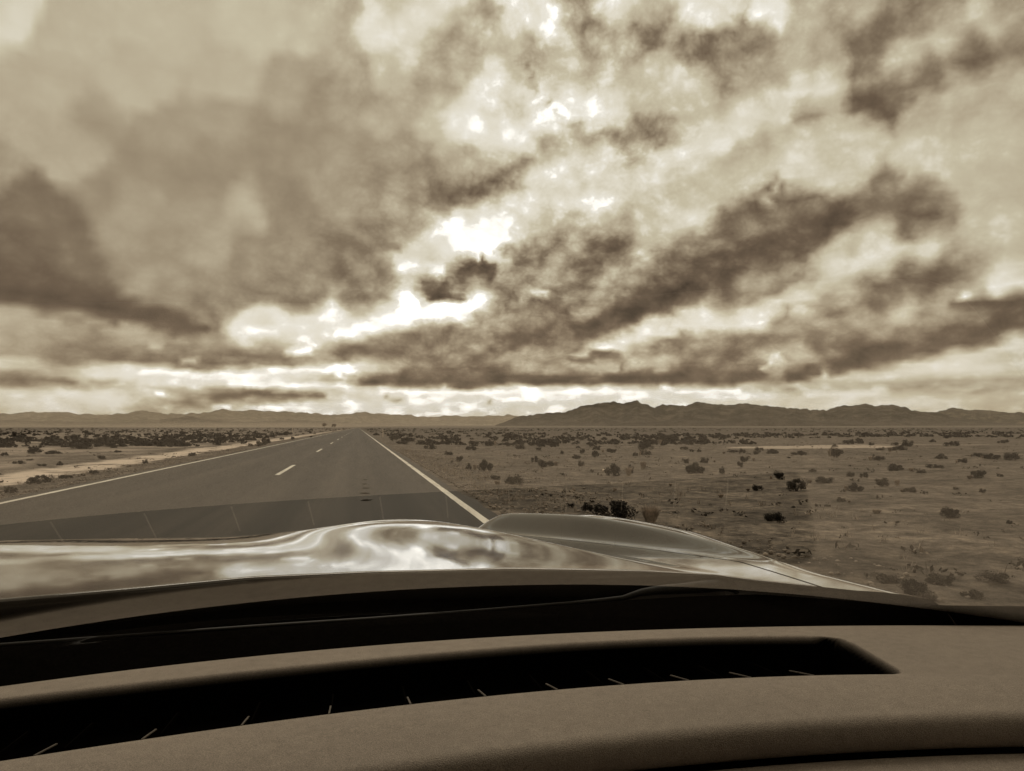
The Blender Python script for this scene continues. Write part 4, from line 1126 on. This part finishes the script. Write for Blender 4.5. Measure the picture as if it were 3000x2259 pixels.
# black sheet put in for the dark gap between dashboard and glass foot
def at_y(px, py, y): v = ray(px, py); return v * (y / v[1])
LINE = [(-300, 1421), (0, 1398), (300, 1376), (600, 1354), (1000, 1324), (1245, 1306), (1362, 1296), (1500, 1288), (1640, 1284), (1850, 1299), (2050, 1308), (2212, 1310), (2330, 1312)]
def line_pt(px, py, add=0.0):
    y = 1.2
    for _ in range(8): p = at_y(px, py, y); y = float(np.interp(p[0], X, Yf)) + (.19 if px < 1600 else max(.005, .19 - (px - 1600) * .0006)) + add
    return at_y(px, py, y)
B_ = np.array([line_pt(*q) for q in LINE]); xb = np.linspace(B_[0, 0], B_[-1, 0], 140)
bt = np.stack([xb, np.interp(xb, B_[:, 0], B_[:, 1]), np.interp(xb, B_[:, 0], B_[:, 2])], -1)
fa_ = np.stack([xb, np.interp(xb, X, Yf) + .006, 0 * xb + DZ - .03], -1)
rows = [fa_ + (0, 0, -.05)] + [fa_ * (1 - f) + bt * f for f in np.linspace(0, 1, 6)] + [bt + (0, .012, -.004), bt + (0, .016, -.08)]
mesh_obj('dark_gap_sheet', K(np.stack(rows)), grid_faces(len(rows), 140, flip=True), M_black, car)
# lower panel below the seam
rows = []
for (dy, dz) in ((.004, -.09), (-.008, -.046), (-.014, -.0415), (-.020, -.040), (-.10, -.048), (-.16, -.062), (-.20, -.085), (-.22, -.12), (-.225, -.25)):
    rows.append(np.stack([X, Yl + dy, one * (DZ + dz)], -1))
mesh_obj('lower_panel', K(np.stack(rows)), grid_faces(len(rows), len(X), flip=True), M_dash, dash)
for px, py in ((-290, 1690), (-110, 1660), (72, 1630), (305, 1595), (520, 1567), (710, 1545), (888, 1522), (1050, 1502), (1207, 1490), (1350, 1478), (1490, 1468), (1622, 1460), (1757, 1455)):
    p = at(px, py, DZ); x0 = p[0]; y0 = float(np.interp(x0, X, Yn)) + .0035; yfar = float(np.interp(x0, X, Ys)) - .012
    prof = [(y0, DZ - .0015), (y0 + .0275, DZ - .0070), (y0 + .055, DZ - .0125), (y0 + .075, DZ - .024), (yfar - .01, DZ - .030), (yfar, DZ - .034), (y0, DZ - .034)]
    V = [(x0 + s_ * .0008, a, b - .0012) for s_ in (-1, 1) for a, b in prof]; n = len(prof)
    Fc = [tuple(range(n)), tuple(range(2 * n - 1, n - 1, -1))] + [(k, n + k, n + (k + 1) % n, (k + 1) % n) for k in range(n)]
    o = len(V); V += [(x0 + s_ * .0009, a, b + h_) for h_ in (-.0012, 0) for s_ in (-1, 1) for a, b in prof[:3]]
    for k in range(2): Fc += [(o + k, o + k + 1, o + 6 + k + 1, o + 6 + k), (o + 3 + k + 1, o + 3 + k, o + 9 + k, o + 9 + k + 1), (o + 6 + k, o + 6 + k + 1, o + 9 + k + 1, o + 9 + k)]
    va = mesh_obj('vane', K(V), Fc, M_black, dash, smooth=False); va.data.materials.append(M_vane_lit)  # plate kept black, paler top rib paints the lit edge
    va.data.polygons.foreach_set('material_index', np.array([0] * (n + 2) + [1] * 6, np.int32)[:len(va.data.polygons)])

# --- hood and fenders: one height function
hr_x, hr_y = curve([(0, 1305), (270, 1280), (540, 1252), (800, 1240), (1100, 1235), (1400, 1243), (1550, 1252), (1640, 1265), (1850, 1290), (2050, 1305)], -.27)
def rear_y(x): return np.interp(x, [-1.2, *hr_x, 1.1], [1.02, *hr_y, .93])
def gauss(d, sl, sr): return np.exp(-(d / np.where(d < 0, sl, sr)) ** 2)
XC = -.37
def ridge_x(y): return .145 + (2.3 - y) * .443
def valley_x(y): return np.minimum(.375 + (2.38 - y) * .42, .775)
def crest_x(y): return np.interp(y, [.8, 1.0, 1.13, 1.37, 1.73, 2.08, 2.26, 2.5], [.868, .86, .845, .822, .775, .66, .53, .40])
def ridge_prof(d):
    return np.where(d < 0, np.exp(-(np.minimum(d, 0) / .26) ** 2), 1 - 1.22 * sstep(0, .075, d))
def hood_z(x, y):
    t_ = np.maximum(y - .9, 0)
    z = -.257 - .012 * (y - .9) - .0125 * t_ ** 3 - 1.4 * np.maximum(y - 2.36, 0) ** 2
    front = 1 - sstep(2.32, 2.72, y)
    amp = .040 * sstep(1.22, 2.3, y) * front; fa = .058 * sstep(1.25, 2.1, y) * front
    for sgn, k in ((0, 1.0), (1, .10)):
        xx = x if sgn == 0 else 2 * XC - .08 - x
        inner = sstep(valley_x(y), valley_x(y) + .02, xx)
        z = z + k * amp * ridge_prof(xx - ridge_x(y)) * (1 - inner) + k * amp * (-.22) * inner
        z = z + fa * k * sstep(valley_x(y) + .0, valley_x(y) + .075, xx)
        over = np.maximum(xx - crest_x(y) + .045, 0)
        z = z - 1.8 * over ** 2 - 28 * np.maximum(xx - crest_x(y) - .012, 0) ** 2
    return z
def seam_x(y): return valley_x(y) - .03
def panel(name, lo, hi, ny, nx, y1, lip=True):
    # lo/hi: x limits as functions of y
    rowsv = []
    f = np.linspace(0, 1, ny)
    for q in f:
        # rear edge follows rear_y, so iterate y with x
        y = np.full(nx, 1.5)
        for _ in range(12):
            l, h = lo(y), hi(y); x = l + (h - l) * np.linspace(0, 1, nx)
            y = rear_y(x) * (1 - q) + y1 * q
        rowsv.append(np.stack([x, y, hood_z(x, y)], -1))
    if lip:
        r0 = rowsv[0]
        pre = []
        for (dy, dz) in ((.06, -.075), (.022, -.062), (.004, -.048), (-.004, -.02), (-.004, -.008), (-.002, -.002)):
            kk = 1 - .92 * sstep(.42, .66, r0[:, 0])
            pre.append(r0 + np.stack([0 * kk, dy * kk, dz * kk], -1))
        rowsv = pre + rowsv
    V = np.stack(rowsv)
    return mesh_obj(name, K(V), grid_faces(len(rowsv), nx), M_carp, car)
panel('hood', lambda y: 2 * XC - seam_x(y) + .004, lambda y: seam_x(y) - .003, 150, 260, 2.75)
def fender(mirror):
    if not mirror: o = panel('fender', lambda y: seam_x(y) + .003, lambda y: crest_x(y) + .10, 150, 90, 2.75, lip=False)
    else: o = panel('fender', lambda y: 2 * XC - crest_x(y) - .10, lambda y: 2 * XC - seam_x(y) - .003, 150, 90, 2.75)
    return o
fender(False); fender(True)
# dark seam filler beneath the shut line
yy = np.linspace(1.18, 2.6, 80)
V = np.stack([np.stack([seam_x(yy) + d, yy, hood_z(seam_x(yy), yy) - .012], -1) for d in (-.02, .02)], 1)
mesh_obj('seal', K(V), grid_faces(80, 2), M_black, car)

# --- cowl panel between hood and glass
cx = np.linspace(-1.15, .92, 120); ry = rear_y(cx); rows = []
hz = hood_z(cx, ry)
for (f, dz) in ((.05, -.07), (.0, -.075), (-.05, -.085), (-.10, -.11), (-.16, -.135)):
    yv = ry + f; rows.append(np.stack([cx, yv, hz + dz], -1))
mesh_obj('cowl', K(np.stack(rows)), grid_faces(len(rows), 120, flip=True), M_black, car)

# --- wiper lying on the glass
wp = [(-300, 1418), (0, 1394), (300, 1372), (560, 1353), (800, 1337), (1040, 1319), (1245, 1302)]
wiper = empty('wiper', (0, 0, 0)); wiper.parent = car
V, Fc = tube([K(line_pt(px, py, .012)) for px, py in wp], .0028, 8); mesh_obj('wiper_blade', V, Fc, M_trim, wiper)
wa = [(1235, 1303), (1290, 1298), (1345, 1292), (1362, 1287), (1385, 1280), (1420, 1275), (1480, 1271), (1540, 1266), (1570, 1264), (1586, 1272), (1592, 1282)]
V, Fc = tube([K(line_pt(px, py, .015)) for px, py in wa], [.003, .0035, .004, .005, .006, .0075, .009, .0105, .0105, .008, .004], 10); mesh_obj('wiper_arm', V, Fc, M_trim, wiper)

# --- cabin shell: roof, pillars, doors, floor, rear (all out of the frame, they shade the dashboard)
def cabin():
    V = []; Fc = []
    def add(v, f):
        o = len(V); V.extend(v); Fc.extend([tuple(i + o for i in ff) for ff in f])
    # roof as a curved plate
    xs2 = np.linspace(-.74, .72, 17); ys2 = np.linspace(.50, -2.3, 17)
    for th in (0, .045):
        g = np.array([(x, y, .37 + .05 * (1 - (x / .75) ** 2) + .04 * (1 - ((y + 1) / 1.3) ** 2) + th) for y in ys2 for x in xs2])
        add([tuple(K(p)) for p in g], [tuple(f) for f in grid_faces(17, 17)])
    for sx, x0, x1 in ((1, 1.14, .72), (-1, -1.16, -.74)):
        v, f = tube([K((x0, .98, -.34)), K((x0 * .8 + x1 * .2, .70, -.10)), K((x1, .32, .34))], [.04, .035, .035], 8); add(v, f)
        v, f = tube([K((x1, .32, .34)), K((x1, -1.1, .37)), K((x1, -2.3, .32))], .03, 8); add(v, f)
        v, f = tube([K((x1, -1.0, .37)), K((x0, -1.0, -.34))], .05, 8); add(v, f)
        b_, f = boxes([(x0, -.78, -.42, .06, 3.4, 1.36)]); add([tuple(K(p)) for p in b_], f)
    b_, f = boxes([(-.01, -.7, -1.08, 2.2, 3.4, .05), (-.01, -2.4, -.35, 2.2, .06, 1.5), (-.01, 1.02, -.75, 2.2, .05, .6)]); add([tuple(K(p)) for p in b_], f)
    mesh_obj('cabin', V, Fc, M_cabin, car, smooth=False)
cabin()
